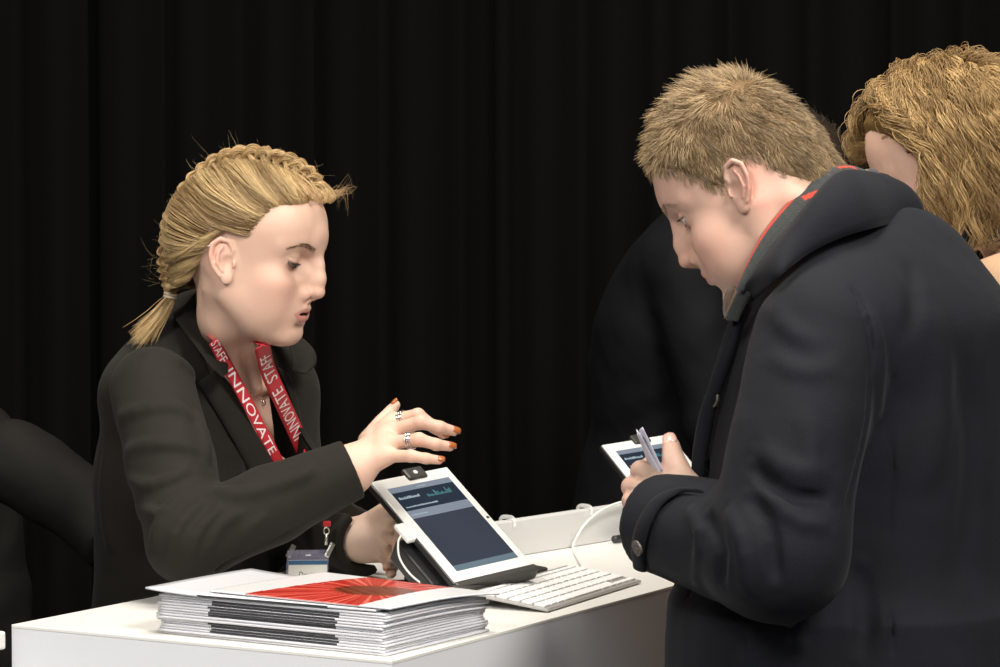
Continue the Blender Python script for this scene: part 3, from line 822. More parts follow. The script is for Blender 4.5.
# hands -------------------------------------------------------------
def hand_sdf(P, wrist, wr, mcps, fingers, thumb, pr=.0105, webk=.014):
    """mcps: knuckle points; fingers: list of (points, radii) starting at the knuckle; thumb: (points, radii)"""
    d = None
    for m in mcps:
        e = chain(P, [wrist, wrist * .45 + m * .55, m], [wr, pr * 1.12, pr], 0)
        d = e if d is None else smin(d, e, webk)
    for i in range(len(mcps) - 1):
        d = smin(d, cap(P, mcps[i] * .85 + wrist * .15, mcps[i + 1] * .85 + wrist * .15, pr * .92), .008)
    fg = None
    for pts, rad in fingers:
        e = chain(P, pts, rad, .0)
        for q, r_ in zip(pts[1:-1], rad[1:-1]): e = smin(e, np.linalg.norm(P - q.astype(np.float32), axis=1) - r_ * 1.06, .003)
        fg = e if fg is None else smin(fg, e, .0014)
    d = smin(d, fg, .006)
    if thumb is not None:
        d = smin(d, chain(P, thumb[0], thumb[1], 0), .012)
    return d
Hn = lambda *a: [at(*q) for q in a]
wFing = [(Hn((393, 421, 3.10), (418, 415, 3.085), (434, 427, 3.085), (443, 434, 3.085)), [.0092, .0080, .0072, .0060]),
         (Hn((392, 431, 3.075), (421, 422, 3.055), (440, 427.5, 3.055), (453.5, 431, 3.06)), [.0094, .0085, .0075, .0062]),
         (Hn((390, 443, 3.055), (419, 439.5, 3.035), (436, 444.5, 3.035), (449.5, 446.5, 3.04)), [.0090, .0080, .0070, .0060]),
         (Hn((386, 456, 3.045), (411, 456, 3.025), (426, 458.5, 3.02), (439, 460, 3.022)), [.0084, .0072, .0062, .0053])]
wMcp = [f[0][0] for f in wFing]
wThumb = (Hn((368, 440, 3.09), (382, 422, 3.125), (391, 411, 3.135), (395.5, 405, 3.135)), [.012, .0100, .0078, .0060])
def w_hand_r(P): return hand_sdf(P, wW_r, .0225, wMcp, wFing, wThumb, pr=.0112)
lw = wW_l
wFingL = [(Hn((386, 520, 3.235), (400, 528, 3.20), (403, 545, 3.19), (397, 556, 3.19)), [.0090, .0082, .0075, .0064]),
          (Hn((383, 532, 3.235), (398, 542, 3.20), (398, 556, 3.185), (391, 562, 3.18)), [.0090, .0082, .0074, .0064]),
          (Hn((380, 543, 3.24), (394, 554, 3.215), (393, 566, 3.19), (387, 566.5, 3.165)), [.0086, .0078, .0070, .0060]),
          (Hn((378, 552, 3.25), (390, 564, 3.225), (391, 573, 3.20), (392, 571, 3.18)), [.0080, .0072, .0062, .0054])]
def w_hand_l(P): return hand_sdf(P, wW_l, .0215, [f[0][0] for f in wFingL], wFingL, (Hn((372, 520, 3.25), (385, 510, 3.215), (398, 503, 3.195), (406, 505, 3.19)), [.0125, .0105, .0088, .0068]), pr=.0115)
def w_skin(P):
    hd = head_sdf(to_local(P, wO, wR, wS), PW) * wS
    nk = chain(P, [to_world(A3(-.010, 0, -.030), wO, wR, wS), to_world(A3(.000, 0, -.075), wO, wR, wS), wNB + A3(.004, .008, .005), wNB + A3(.0, .010, -.05)], [.041, .0375, .0375, .042], .01)
    # sternomastoid and throat
    scm = None
    for s in (-1, 1):
        e = cap(P, to_world(A3(-.010, s * .046, -.040), wO, wR, wS), wNB + wT[0] * .052 + wT[1] * s * .015 - wT[2] * .035, .011, .0085)
        scm = e if scm is None else smin(scm, e, .004)
        scm = smin(scm, cap(P, wNB + wT[0] * .050 + wT[1] * s * .018 - wT[2] * .043, wNB + wT[0] * .006 + wT[1] * s * .13 - wT[2] * .040, .0050, .006), .010)
    d = smin(hd, nk, .019); d = smin(d, scm, .014)
    t = w_torso(P, -.016)
    d = smin(d, t, .022)
    a, b = w_arms(P, .036, .034, .032, .024)
    a = smin(a, w_hand_r(P), .02); b = smin(b, w_hand_l(P), .02)
    return np.minimum(smin(d, a, .02), smin(d, b, .02))
def w_blazer0(P):
    t = w_torso(P, .010)
    a, b = w_arms(P, .054, .054, .0515, .0375)
    d = smin(t, a, .028); d = smin(d, b, .03)
    return d
wfold = [([(116, 420), (142, 410), (176, 408), (195, 425)], .0042, .012), ([(124, 454), (152, 444), (183, 446), (200, 458)], .0042, .011),
         ([(127, 478), (147, 485), (171, 478), (193, 466)], .0040, .010), ([(152, 550), (162, 518), (190, 490)], .0048, .010), ([(170, 562), (178, 528), (206, 498)], .0048, .009),
         ([(189, 562), (198, 532), (226, 503)], .0045, .009), ([(208, 556), (217, 530), (244, 508)], .0035, .009), ([(206, 490), (244, 494), (290, 480), (320, 466)], .0045, .011),
         ([(178, 582), (230, 562), (290, 532), (340, 502)], -.0016, .004), ([(138, 362), (160, 352), (186, 366), (200, 396)], .0022, .012), ([(196, 408), (206, 440), (210, 468)], .0035, .012),
         ([(130, 500), (150, 512), (170, 506)], .0035, .010), ([(236, 548), (250, 528), (275, 512)], .0025, .010), ([(108, 440), (104, 500), (112, 560)], .0030, .014),
         ([(225, 440), (240, 470), (250, 485)], .003, .010)]
wBf = fold_field(w_blazer0, wfold, 2.6, 3.9)
wDir_r = (wW_r - (wE_r + wW_r) / 2); wDir_r /= np.linalg.norm(wDir_r); wDir_l = wW_l - wE_l; wDir_l /= np.linalg.norm(wDir_l)
def w_blazer(P):
    d = wBf(P)
    d = d + (noise3(P, 45, 3) * .0012 + noise3(P, 110, 4) * .0005) * (np.abs(d) < .02)
    q = (P - wNB.astype(np.float32)) @ wT.T.astype(np.float32)
    # the open front
    zz = q[:, 2]; bn = np.interp(zz, [-.28, -.20, -.15, -.09, -.03, 0, .05], [.110, .065, .034, -.002, -.034, -.048, -.058])
    bf = np.interp(zz, [-.28, -.22, -.15, -.10, -.05, .0, .05], [.112, .120, .119, .100, .079, .063, .066])
    wedge = np.maximum(np.maximum(np.maximum(q[:, 1] - bf, bn - q[:, 1]), -q[:, 0]), -(zz + .275))
    d = smax(d, -wedge, .004)
    neck = cap(P, wNB - wT[2] * .03 + wT[0] * .004, wNB + wT[2] * .2 + wT[0] * .03, .058, .070)
    d = smax(d, -neck, .005)
    # sleeve ends
    for w0, dr, rr, cut in ((wW_r, wDir_r, .0295, .004), (wW_l, wDir_l, .034, .012)):
        v = P - w0.astype(np.float32); t = v @ dr.astype(np.float32); rad = np.linalg.norm(v - t[:, None] * dr.astype(np.float32), axis=1)
        near = rad < .09
        pl = t - cut
        d = np.where(near & (t > -.06), smax(d, pl, .003), d)
        hole = np.maximum(rad - rr, -(t + .03)); d = np.where(near, smax(d, -hole, .003), d)
    return d
woman = thing('person', 'woman with a blonde braid in a black blazer and red lanyard behind the counter', 'person', loc=tuple(A3(wNB[0] - .09, wNB[1] + .05, 0)))
M_SKW = mat('fair skin', PW['skin'], .56, sss=.22, attr=True, spec=.4, bump=.12, bscale=900, bdist=.0006)
def w_color(V):
    C = head_color(to_local(V, wO, wR, wS), PW)
    loc = to_local(V, wO, wR, wS)
    out = (loc[:, 2] < -.11) | (np.linalg.norm(loc, axis=1) > .2)
    C[out] = PW['skin']
    # redder finger tips and knuckles
    for pts, rad in wFing + wFingL:
        for q, wgt in ((pts[1], .25), (pts[-1], .35)):
            w_ = wgt * np.exp(-(np.linalg.norm(V - q, axis=1) / .009) ** 2)[:, None]
            C = C * (1 - w_) + np.array((.72, .34, .27)) * w_
    return C
def build_body(name, f, boxes, m, color, parent):
    Vs, Fs, n = [], [], 0
    for lo, hi, h in boxes:
        V, F = sdf_mesh(f, lo, hi, h); Vs.append(V); Fs.append(F + n); n += len(V)
    V = np.vstack(Vs); F = np.vstack(Fs)
    return mesh_obj(name, V, F, m, parent, True, color(V))
hb = A3(.165, .15, .16)
build_body('body', w_skin, [(wO - A3(.14, .15, .30), wO + A3(.16, .15, .16), .0015), (wW_r - A3(.05, .06, .05), wW_r + A3(.16, .14, .10), .0010),
                            (wW_l - A3(.04, .12, .07), wW_l + A3(.10, .08, .07), .0012), (wNB - A3(.33, .33, .75), A3(wNB[0] + .33, wNB[1] + .33, wO[2] - .30), .006)], M_SKW, w_color, woman)
face_extras(woman, 'w', w_skin, wO, wR, wS, PW, M_HAIR, (.16, .09, .04))
tg = []
for k in range(-3, 4):
    a = k * .26; c = A3(.078 + .0165 * math.cos(a), .0175 * math.sin(a), -.0478); tg.append(box_geo(c, np.stack([A3(math.cos(a), math.sin(a), 0), A3(-math.sin(a), math.cos(a), 0), UP]), (.0035, .0043, .0062), .0009))
Vt_, Ft_ = join_geo(tg); mesh_obj('teeth', to_world(Vt_, wO, wR, wS), Ft_, M_TEETH, woman, False)
def nails(person, fingers, m, frm, wscale=1.0):
    """a thin curved plate on the back of each finger tip"""
    for pts, rad, up in fingers:
        d = pts[-1] - pts[-2]; d /= np.linalg.norm(d); u = up - d * (up @ d); u /= np.linalg.norm(u); s = np.cross(d, u)
        c = pts[-1] + d * rad * .15; V = []; nn, mm = 7, 7; r_ = rad * 1.02
        for i in range(nn):
            t = i / (nn - 1); a = -.55 + t * 1.75
            for j in range(mm):
                b = (j / (mm - 1) - .5) * 2 * .85 * wscale * (1 - .25 * (2 * t - 1) ** 4)
                V.append(c + d * r_ * (a) * .95 + (u * math.cos(b) + s * math.sin(b)) * r_ * (1.05 - .16 * max(0, a) ** 2))
        V = np.array(V); N = len(V); V2 = V - u * .0012
        F = []
        for i in range(nn - 1):
            for j in range(mm - 1):
                a = i * mm + j; F += [(a, a + 1, a + mm + 1, a + mm), (N + a, N + a + mm, N + a + mm + 1, N + a + 1)]
        for i in range(nn - 1):
            for j in (0, mm - 1):
                a = i * mm + j; F.append((a, a + mm, N + a + mm, N + a) if j == 0 else (a, N + a, N + a + mm, a + mm))
        for j in range(mm - 1):
            for i in (0, nn - 1):
                a = i * mm + j; F.append((a, N + a, N + a + 1, a + 1) if i == 0 else (a, a + 1, N + a + 1, N + a))
        mesh_obj('fingernail', np.vstack([V, V2]), F, m, person)
M_NAIL = mat('orange brown nail varnish', (.38, .115, .035), .22, coat=.5)
bk = A3(.25, -.75, .6)
nails(woman, [(wFing[i][0], wFing[i][1][-1], bk) for i in (1, 2, 3)] + [(wFing[0][0], wFing[0][1][-1], bk)] + [(wThumb[0], wThumb[1][-1], A3(-.8, -.2, .3))] + [(wFingL[i][0], wFingL[i][1][-1], A3(-.2, -.9, -.2)) for i in (2,)], M_NAIL, None)
# rings
M_SILVER = mat('silver', (.75, .74, .72), .18, 1.0)
def ring(person, c, d, r, w, tilt=0.0):
    d = d / np.linalg.norm(d); a = np.cross(d, UP); a /= np.linalg.norm(a); b = np.cross(a, d); t = np.linspace(0, 2 * np.pi, 37)
    P = [c + (a * math.cos(x) + b * math.sin(x)) * r for x in t]
    V, F = tube_geo(P, w, 8, cap=False); return V, F
pp = wFing[2][0]; dd = pp[1] - pp[0]; gs = [ring(None, pp[0] + dd * q, dd, .0102, .0009) for q in (.66, .73, .80)]
mesh_obj('ring', *join_geo(gs), M_SILVER, woman)
pp = wFing[0][0]; dd = pp[1] - pp[0]; gs = [ring(None, pp[0] + dd * q, dd, .0104, .0009) for q in (.30, .38, .46)]
mesh_obj('ring', *join_geo(gs), M_SILVER, woman)

M_BLZ = cloth_mat('black brown blazer cloth', (.0125, .0106, .0077), bump=.4, sheen=.03)
V, F = sdf_mesh(w_blazer, A3(-.80, 2.85, .62), A3(-.08, 3.72, 1.47), .0034)
blz = mesh_obj('blazer', V, F, M_BLZ, woman)
# collar and lapels, laid on the blazer
hz_ = lambda px, py, off: hit(w_blazer0, px, py, 2.6, 3.9, off)
def on_torso(a, b, c, off):      # torso-frame guess pushed onto the cloth
    return project(w_blazer0, (wNB + a * wT[0] + b * wT[1] + c * wT[2])[None], off)[0]
loc_ = lambda p: wT @ (p - wNB)
def tpt(b, c, off):      # point of the cloth straight in front of (b, c) in the torso frame
    o_ = wNB + wT[0] * .30 + wT[1] * b + wT[2] * c; t = 0
    for _ in range(60):
        v = float(w_torso((o_ - wT[0] * t)[None].astype(np.float32), .010)[0]) - off
        if v < 3e-4: break
        t += v * .8
    return loc_(o_ - wT[0] * t)
lapA = [tpt(b, c, .006) for b, c in ((-.048, -.012), (-.028, -.04), (-.003, -.09), (.032, -.15), (.063, -.20), (.100, -.265))]
lapB = [tpt(b, c, .004) for b, c in ((-.078, -.030), (-.062, -.058), (-.036, -.105), (0, -.165), (.036, -.215), (.080, -.275))]
lapAf = [tpt(b, c, .006) for b, c in ((-.062, -.015), (-.078, -.05), (-.099, -.10), (-.117, -.15), (-.118, -.21), (-.110, -.265))]
lapBf = [tpt(b, c, .004) for b, c in ((-.086, -.030), (-.098, -.060), (-.116, -.10), (-.130, -.15), (-.130, -.215), (-.116, -.270))]
def pb(px, py, b):       # where the line of sight meets the upright plane b to her left
    d = ray(px, py); t = (b - (CAM - wNB) @ wT[1]) / (d @ wT[1]); return loc_(CAM + d * t)
colA = [pb(194, 297, -.050), pb(205, 316, -.057), pb(218, 340, -.060), pb(227, 362, -.058), pb(228, 373, -.057)]
colA = [A3(colA[0][0] - .030, 0, colA[0][2] + .008), A3(colA[0][0] - .018, -.024, colA[0][2] + .006)] + colA
colB = [pb(173, 314, -.076), pb(185, 332, -.092), pb(200, 352, -.099), pb(212, 368, -.092), pb(223, 378, -.074)]
colB = [A3(colB[0][0] - .030, 0, colB[0][2] + .004), A3(colB[0][0] - .020, -.040, colB[0][2] + .004)] + colB
mir = lambda q, sg: wNB + wT[0] * q[0] + wT[1] * q[1] * (-sg) + wT[2] * q[2]
for sg in (1, -1):
    A = [mir(q, sg) for q in (lapA if sg < 0 else lapAf)]; B = [mir(q, sg) for q in (lapB if sg < 0 else lapBf)]
    V, F = sheet_geo(A, B, .0035, 40, 8, .003, nrm=wT[0]); mesh_obj('lapel', V, F, M_BLZ, blz)
    cA = [mir(q, sg) for q in colA]; cB = [mir(q, sg) for q in colB]
    V, F = sheet_geo(cA, cB, .0040, 60, 8, .004, nrm=wT[1] * sg * -1); mesh_obj('collar', V, F, M_BLZ, blz)
M_TROU = cloth_mat('black trouser cloth', (.016, .016, .016))
wHip = wNB - wT[2] * .60 - wT[0] * .04
def w_trou(P):
    q = (P - wNB.astype(np.float32)) @ wT.T.astype(np.float32)
    d = ell(q, (-.040, 0, -.62), (.105, .160, .15))
    for s in (-1, 1):
        h = wHip + wT[1] * s * .085 - UP * .05
        d = smin(d, chain(P, [h, A3(h[0] + .03, h[1] - .01, .48), A3(h[0] - .005, h[1], .07)], [.085, .060, .048]), .03)
    return smax(d, P[:, 2] - (wNB[2] - .58), .01)
V, F = sdf_mesh(w_trou, A3(-.85, 2.95, 0), A3(-.1, 3.8, .85), .008)
mesh_obj('trousers', V, F, M_TROU, woman)
M_SHOE = mat('black shoe leather', (.015, .015, .015), .35)
for s in (-1, 1):
    h = wHip + wT[1] * s * .085; shoe(A3(h[0] - .005, h[1], 0), wf, M_SHOE, woman, .24)

# hair ---------------------------------------------------------------
def hair_cap(name, f_head, zone, thick, o, R, s, m, parent, col, h=.0028, ext=.19):
    def f(P):
        Q = to_local(P.astype(np.float32), o, R, s)
        d = f_head(Q) - thick(Q)
        return smax(d, -zone(Q), .004) * s
    V, F = sdf_mesh(f, o - ext, o + ext, h)
    Q = to_local(V.astype(np.float32), o, R, s)
    n = noise3(Q * np.array([1, 1, .3]), 300, 2)[:, None]
    return mesh_obj(name, V, F, m, parent, True, np.array(col) * (1 + .25 * n)), f
SKP = PW['cran']
def skull(Q):
    S = Q.astype(np.float32).copy(); S[:, 1] = np.abs(S[:, 1])
    c_ = SKP
    d = ell(S, (c_[0], 0, c_[1]), c_[2:])
    d = smin(d, ell(S, (.045, 0, .050), (.054, .064, .058)), .02)
    d = smin(d, ell(S, (-.040, 0, .026), (.052, .064, .055)), .02)
    return smin(d, cap(S, (-.02, 0, -.03), (-.03, 0, -.10), .050, .05), .02)
HLx = [-.12, -.066, -.055, -.040, -.024, -.016, .016, .026, .034, .040, .048, .064, .085, .100, .13]
HLz = [-.052, -.052, -.047, -.034, -.010, .022, .032, .030, .022, .034, .056, .078, .087, .093, .093]
def wzone(Q): return hairline(Q, HLx, HLz) - .001
def cols_mix(n, a, b, g=1.0):
    t = rng.beta(1.3, 1.3, n)[:, None] ** g
    return np.array(a) * (1 - t) + np.array(b) * t
_, wcap_f = hair_cap('hair', skull, lambda Q: wzone(Q) - .012, lambda Q: -.0012 + np.clip((wzone(Q) - .010) * .35, 0, .0055), wO, wR, wS, M_CAP, woman, (.13, .075, .032))
hairo = D.objects['hair']
BR_ = np.array([(.090, 0, .106), (.068, 0, .122), (.035, 0, .1310), (-.002, 0, .1315), (-.040, 0, .1200), (-.070, 0, .094), (-.090, 0, .060), (-.098, 0, .020), (-.098, 0, -.015), (-.092, 0, -.038), (-.084, 0, -.056)])
HL = np.array([(.099, .000, .094), (.097, .025, .092), (.086, .046, .086), (.064, .060, .078), (.046, .068, .053), (.036, .0715, .026), (.030, .0730, .038), (.012, .074, .042), (-.010, .0735, .034), (-.022, .069, -.004), (-.040, .055, -.034), (-.056, .030, -.050), (-.066, .000, -.053)])
def w_flow(sig, u0, u1, side, mm, rz):
    n = len(sig); hl = spline(HL, 200); br = spline(BR_, 200)
    A = hl[np.clip((sig * 199).astype(int), 0, 199)].copy()
    tau = np.interp(sig, [0, .15, .3, .45, .6, .8, 1], [.10, .22, .48, .72, .83, .93, 1.0]) + rz
    Bt = br[np.clip((tau * 199).astype(int), 0, 199)].copy(); Bt[:, 1] += .010
    t = u0[:, None] + (u1 - u0)[:, None] * np.linspace(0, 1, mm)[None]
    # pull flow back first, then up to the braid
    mid = (A + Bt) / 2; mid[:, 2] += -.016 * np.sin(np.pi * np.clip(sig, 0, 1)); mid[:, 1] += .03
    P = ((1 - t) ** 2)[..., None] * A[:, None] + (2 * t * (1 - t))[..., None] * mid[:, None] + (t ** 2)[..., None] * Bt[:, None]
    return P, t
n = 9500
sig = np.clip(rng.random(n) ** .9, 0, 1); 
u0 = np.where(rng.random(n) < .42, np.abs(rng.normal(size=n)) * .035, rng.uniform(0, .75, n)); u1 = np.minimum(1, u0 + rng.uniform(.4, 1.0, n)); sig = np.clip(sig + rng.normal(size=n) * .012, 0, 1)
P, t = w_flow(sig, u0, u1, 1, 14, rng.normal(size=n) * .02)
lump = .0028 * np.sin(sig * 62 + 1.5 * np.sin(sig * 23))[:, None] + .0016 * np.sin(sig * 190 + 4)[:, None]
off = .0006 + .0082 * np.clip(t / .38, 0, 1) ** .8 + lump * np.sin(np.pi * np.clip(t, 0, 1)) + rng.normal(size=(n, 1)) * .0009
front = np.clip((.16 - sig) / .16, 0, 1)[:, None]; off = off * (1 - .55 * front) + front * .000 * np.sin(np.pi * np.clip(t * 1.3, 0, 1))
off[:, 0] = np.where(u0 < .06, -.0005, off[:, 0])
g = lambda Q: skull(Q)
Pf = P.reshape(-1, 3); gr = grad(g, Pf, 1e-3); dd_ = g(Pf.astype(np.float32))
for _ in range(3):
    Pf = Pf - gr * (dd_ - off.reshape(-1))[:, None]; gr = grad(g, Pf, 1e-3); dd_ = g(Pf.astype(np.float32))
P = Pf.reshape(n, 14, 3)
P[..., 1] *= np.where(rng.random(n) < .62, -1, 1)[:, None]
P += np.cumsum(rng.normal(size=P.shape) * .00018, axis=1)
ear_ = ((((P[..., 0] - .011) / .021) ** 2 + ((P[..., 2] - .002) / .034) ** 2) < 1).any(1)
P = P[~ear_]; sig = sig[~ear_]; n = len(P)
shade = np.clip((.5 + .5 * np.sin(sig * 62 + 1.5 * np.sin(sig * 23)))[:, None] * .55 + .45 * rng.random((n, 1)), 0, 1) ** 1.25  # blonde tones per strand, with shade in the hollows between locks painted in
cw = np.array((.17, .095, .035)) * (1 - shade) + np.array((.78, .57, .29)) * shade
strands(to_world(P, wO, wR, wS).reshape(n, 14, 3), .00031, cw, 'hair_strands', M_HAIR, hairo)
# the plait: three strands crossing, each a bundle
def plait(path, rad, turns, name, parent, nb=90, colA=(.30, .17, .06), colB=(.74, .53, .27), hr=.00045, flat=.62):
    n = 260; C = spline(path, n); T, N, B = frames(C)
    s = np.linspace(0, 1, n); all_ = []; cc = []
    for k in range(3):
        ph = 2 * np.pi * (s * turns + k / 3)
        cx = np.sin(ph) * rad[0]; cy = np.sin(2 * ph) * rad[1]
        taper = np.interp(s, [0, .05, .8, 1], [.7, 1, .9, .55])
        ctr = C + (B * cx[:, None] + N * cy[:, None]) * taper[:, None]
        for j in range(nb):
            a = rng.uniform(0, 2 * np.pi); r_ = rad[2] * math.sqrt(rng.uniform(.2, 1))
            tw = a + s * 3
            p = ctr + (B * (np.cos(tw) * r_)[:, None] + N * (np.sin(tw) * r_)[:, None]) * taper[:, None]
            i0 = int(rng.uniform(0, .7) * n) if j > nb * .4 else 0; L = int(rng.uniform(.25, .6) * n) if j > nb * .4 else n
            seg = p[i0:min(n, i0 + L)]; idx = np.linspace(0, len(seg) - 1, 46).astype(int)
            all_.append(seg[idx]); q = rng.random(); cc.append(np.array(colA) * (1 - q) + np.array(colB) * q)
    W = to_world(np.array(all_), wO, wR, wS)
    return strands(W.reshape(len(all_), 46, 3), hr, np.array(cc), name, M_HAIR, parent)
pl_path = BR_.copy(); pl_path = np.vstack([pl_path, [(-.081, -.002, -.068)]])
plait(pl_path + A3(0, 0, -.001), (.0095, .0045, .0062), 8.5, 'braid', hairo)
tailp = [(-.081, -.002, -.072), (-.085, -.004, -.082), (-.091, -.008, -.098), (-.099, -.012, -.114), (-.105, -.014, -.126)]
tc = spline(tailp, 14); n = 420; offs = rng.normal(size=(n, 1, 3)) * .0030; tt = np.linspace(0, 1, 14)[None, :, None]
Pt = tc[None] + offs * (.8 + 1.3 * tt * (1 - .3 * tt)) + rng.normal(size=(n, 1, 3)) * .004 * tt ** 2
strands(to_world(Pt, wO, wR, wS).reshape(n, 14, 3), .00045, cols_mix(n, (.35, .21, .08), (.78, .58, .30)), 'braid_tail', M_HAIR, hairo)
e = []
for q in (-.0640, -.0680):
    c = A3(-.0820, -.001, q); t_ = np.linspace(0, 2 * np.pi, 25)
    e.append(tube_geo(to_world(np.array([c + A3(.0072 * math.cos(x), .0072 * math.sin(x), .0) for x in t_]), wO, wR, wS), .0021, 8, cap=False))
mesh_obj('hair_tie', *join_geo(e), mat('beige hair tie', (.55, .45, .33), .6), hairo)
# loose flyaway hairs
n = 260; s0 = rng.random(n); st0 = spline(BR_, 200)[(s0 * 199).astype(int)] + rng.normal(size=(n, 3)) * np.array([.006, .012, .002])
dirs = st0 - A3(0, 0, .03); dirs /= np.linalg.norm(dirs, axis=1)[:, None]; bend = rng.normal(size=(n, 3)) * .6
tt = np.linspace(0, 1, 7)[None, :, None]; L = rng.uniform(.006, .018, (n, 1, 1))
Pq = st0[:, None] + (dirs * .45 + A3(-.8, 0, 0) * .5 + bend)[:, None] * tt * L + (rng.normal(size=(n, 3)) * .5 - dirs * .3)[:, None] * tt ** 2 * L
strands(to_world(Pq, wO, wR, wS).reshape(n, 7, 3), .00009, cols_mix(n, (.3, .2, .1), (.7, .55, .3)), 'flyaway_hair', M_HAIR, hairo)
# tuft lifting off the forehead
n = 130; y0 = rng.uniform(-.05, .055, n); r0 = np.stack([np.interp(np.abs(y0), [0, .03, .055], [.098, .095, .082]), y0, np.full(n, .094) - .004 * rng.random(n)], 1)
Pq = []
for i in range(n):
    k = rng.uniform(.5, 1.15); j = rng.normal(size=3) * .003
    Pq.append(spline([r0[i], r0[i] + A3(.002 * k, y0[i] * .05, .005 * k) + j * .5, r0[i] + A3(-.003 * k, y0[i] * .05, .011 * k) + j, r0[i] + A3(-.020, -y0[i] * .2, .021 * k) + j, r0[i] + A3(-.045, -y0[i] * .6, .028) + j], 10))
strands(to_world(np.array(Pq), wO, wR, wS).reshape(n, 10, 3), .00035, cols_mix(n, (.38, .22, .09), (.76, .54, .28)), 'front_tuft', M_HAIR, hairo)
n = 50; Pq = []
for i in range(n):
    r = A3(.092 + rng.normal() * .003, rng.uniform(.005, .04), .098 + rng.normal() * .003); k = rng.uniform(.4, 1.25)
    Pq.append(spline([r, r + A3(.008, .004, .006 + .003 * rng.normal()) * k, r + A3(.017, .008, .012 + .006 * rng.normal()) * k, r + A3(.024, .01, .012 + .012 * rng.normal()) * k], 7))
strands(to_world(np.array(Pq), wO, wR, wS).reshape(n, 7, 3), .00011, cols_mix(n, (.38, .22, .09), (.7, .5, .26)), 'front_wisps', M_HAIR, hairo)
# ---------------------------------------------------------------- the man in the dark coat
PM = dict(fem=False, skin=(.60, .375, .285), flush=(.62, .27, .20), lips=(.55, .24, .20), lids=(-.62, -.02), mouth=.0004, lip=.85, iris=(.20, .26, .30), gaze=(0, -.30), nose=(.1155, -.0190), ear=.87, earx=.015, earz=.010, occ=.015, cran=(.013, .049, .079, .072, .086), fu=.002,
          lipw=.6, brown=200, browlen=.006, browr=.00018, lashlen=.005, lashr=.00012)
a_ = math.radians(17); mR = rot_frame((-math.cos(a_), math.sin(a_)), math.radians(31)); mO = at(766, 190, 2.66); mS = 1.0
mf = A3(-.937, .349, 0); mT = rot_frame(mf, math.radians(1)); mNB = A3(.400, 2.685, 1.515)
mS_l = at(815, 334, 2.505); mE_l = at(777, 553, 2.44); mW_l = at(662, 524, 2.615); mWh = at(680, 506, 2.615)
mS_r = mNB + mT[1] * -.19 - mT[2] * .10 + mT[0] * .02; mE_r = mS_r - UP * .26 - mf * .08; mW_r = mE_r + mf * .205
def m_torso(P, e=0.0):
    q = ((P - mNB.astype(np.float32)) @ mT.T.astype(np.float32)).astype(np.float32)
    d = ell(q, (.010, 0, -.21), (.145 + e, .180 + e, .20 + e))
    d = smin(d, ell(q, (-.030, 0, -.100), (.100 + e, .140 + e, .070 + e)), .06)
    d = smin(d, ell(q, (.025, 0, -.46), (.165 + e, .190 + e, .25 + e)), .08)
    for s in (-1, 1):
        d = smin(d, cap(q, (-.015, s * .02, -.045), (.000, s * .140, -.088), .050 + e, .058 + e), .06)
    return d
def m_skirt(P):
    q = ((P - mNB.astype(np.float32)) @ mT.T.astype(np.float32)).astype(np.float32)
    r = np.hypot(q[:, 0] - .025, q[:, 1] * .92); z = q[:, 2]
    R = np.interp(z, [-.95, -.45, -.3], [.200, .170, .160])
    return np.maximum(np.maximum(r - R, z + .42), -(z + .86))
mFing = [(Hn((662, 481, 2.655), (641, 471, 2.690), (650, 466, 2.722), (660, 471, 2.735)), [.0118, .0108, .0095, .0080]),
         (Hn((656, 492, 2.655), (632, 487, 2.690), (640, 484, 2.728), (652, 488, 2.738)), [.0120, .0108, .0096, .0082]),
         (Hn((655, 502, 2.650), (632, 501, 2.680), (637, 502, 2.716), (650, 505, 2.726)), [.0115, .0102, .0092, .0078]),
         (Hn((657, 511, 2.645), (636, 512, 2.670), (641, 513, 2.700), (650, 515, 2.710)), [.0105, .0088, .0080, .0070])]
mThumb = (Hn((690, 500, 2.615), (682, 478, 2.630), (673, 457, 2.655), (671, 446, 2.668)), [.0155, .0135, .0118, .0098])
def m_hand(P): return hand_sdf(P, mWh, .024, [f[0][0] for f in mFing], mFing, mThumb, pr=.0125, webk=.016)
def m_skin(P):
    hd = head_sdf(to_local(P, mO, mR, mS), PM) * mS
    nk = chain(P, [to_world(A3(-.022, 0, -.020), mO, mR, mS), to_world(A3(-.040, 0, -.070), mO, mR, mS), mNB + A3(-.035, .0, -.025), mNB + A3(0, 0, -.09)], [.055, .056, .062, .085], .02)
    d = smin(hd, nk, .03)
    for s in (-1, 1):
        d = smin(d, cap(P, to_world(A3(-.030, s * .054, -.030), mO, mR, mS), mNB + mT[0] * .075 + mT[1] * s * .02 - mT[2] * .08, .012, .010), .018)
    d = smin(d, m_torso(P, -.035), .04)
    a = smin(chain(P, [mS_l, mE_l, mWh], [.045, .040, .028], .01), m_hand(P), .02)
    b = chain(P, [mS_r, mE_r, mW_r], [.045, .040, .028], .01)
    dr = (mW_r - mE_r) / np.linalg.norm(mW_r - mE_r); up = mT[1] * -1; sd = np.cross(dr, up); sd /= np.linalg.norm(sd)
    mc = [mW_r + dr * .080 + sd * q for q in (-.028, -.009, .010, .028)]
    fg = [([m, m + dr * .036 - up * .010, m + dr * .052 - up * .030, m + dr * .050 - up * .048], [.0105, .0095, .0088, .0076]) for m in mc]
    th = ([mW_r + dr * .02 + sd * .022, mW_r + dr * .058 + sd * .048 - up * .01, mW_r + dr * .085 + sd * .050 - up * .02], [.014, .0115, .0085])
    b = smin(b, hand_sdf(P, mW_r, .026, mc, fg, th), .02)
    return np.minimum(smin(d, a, .02), smin(d, b, .02))
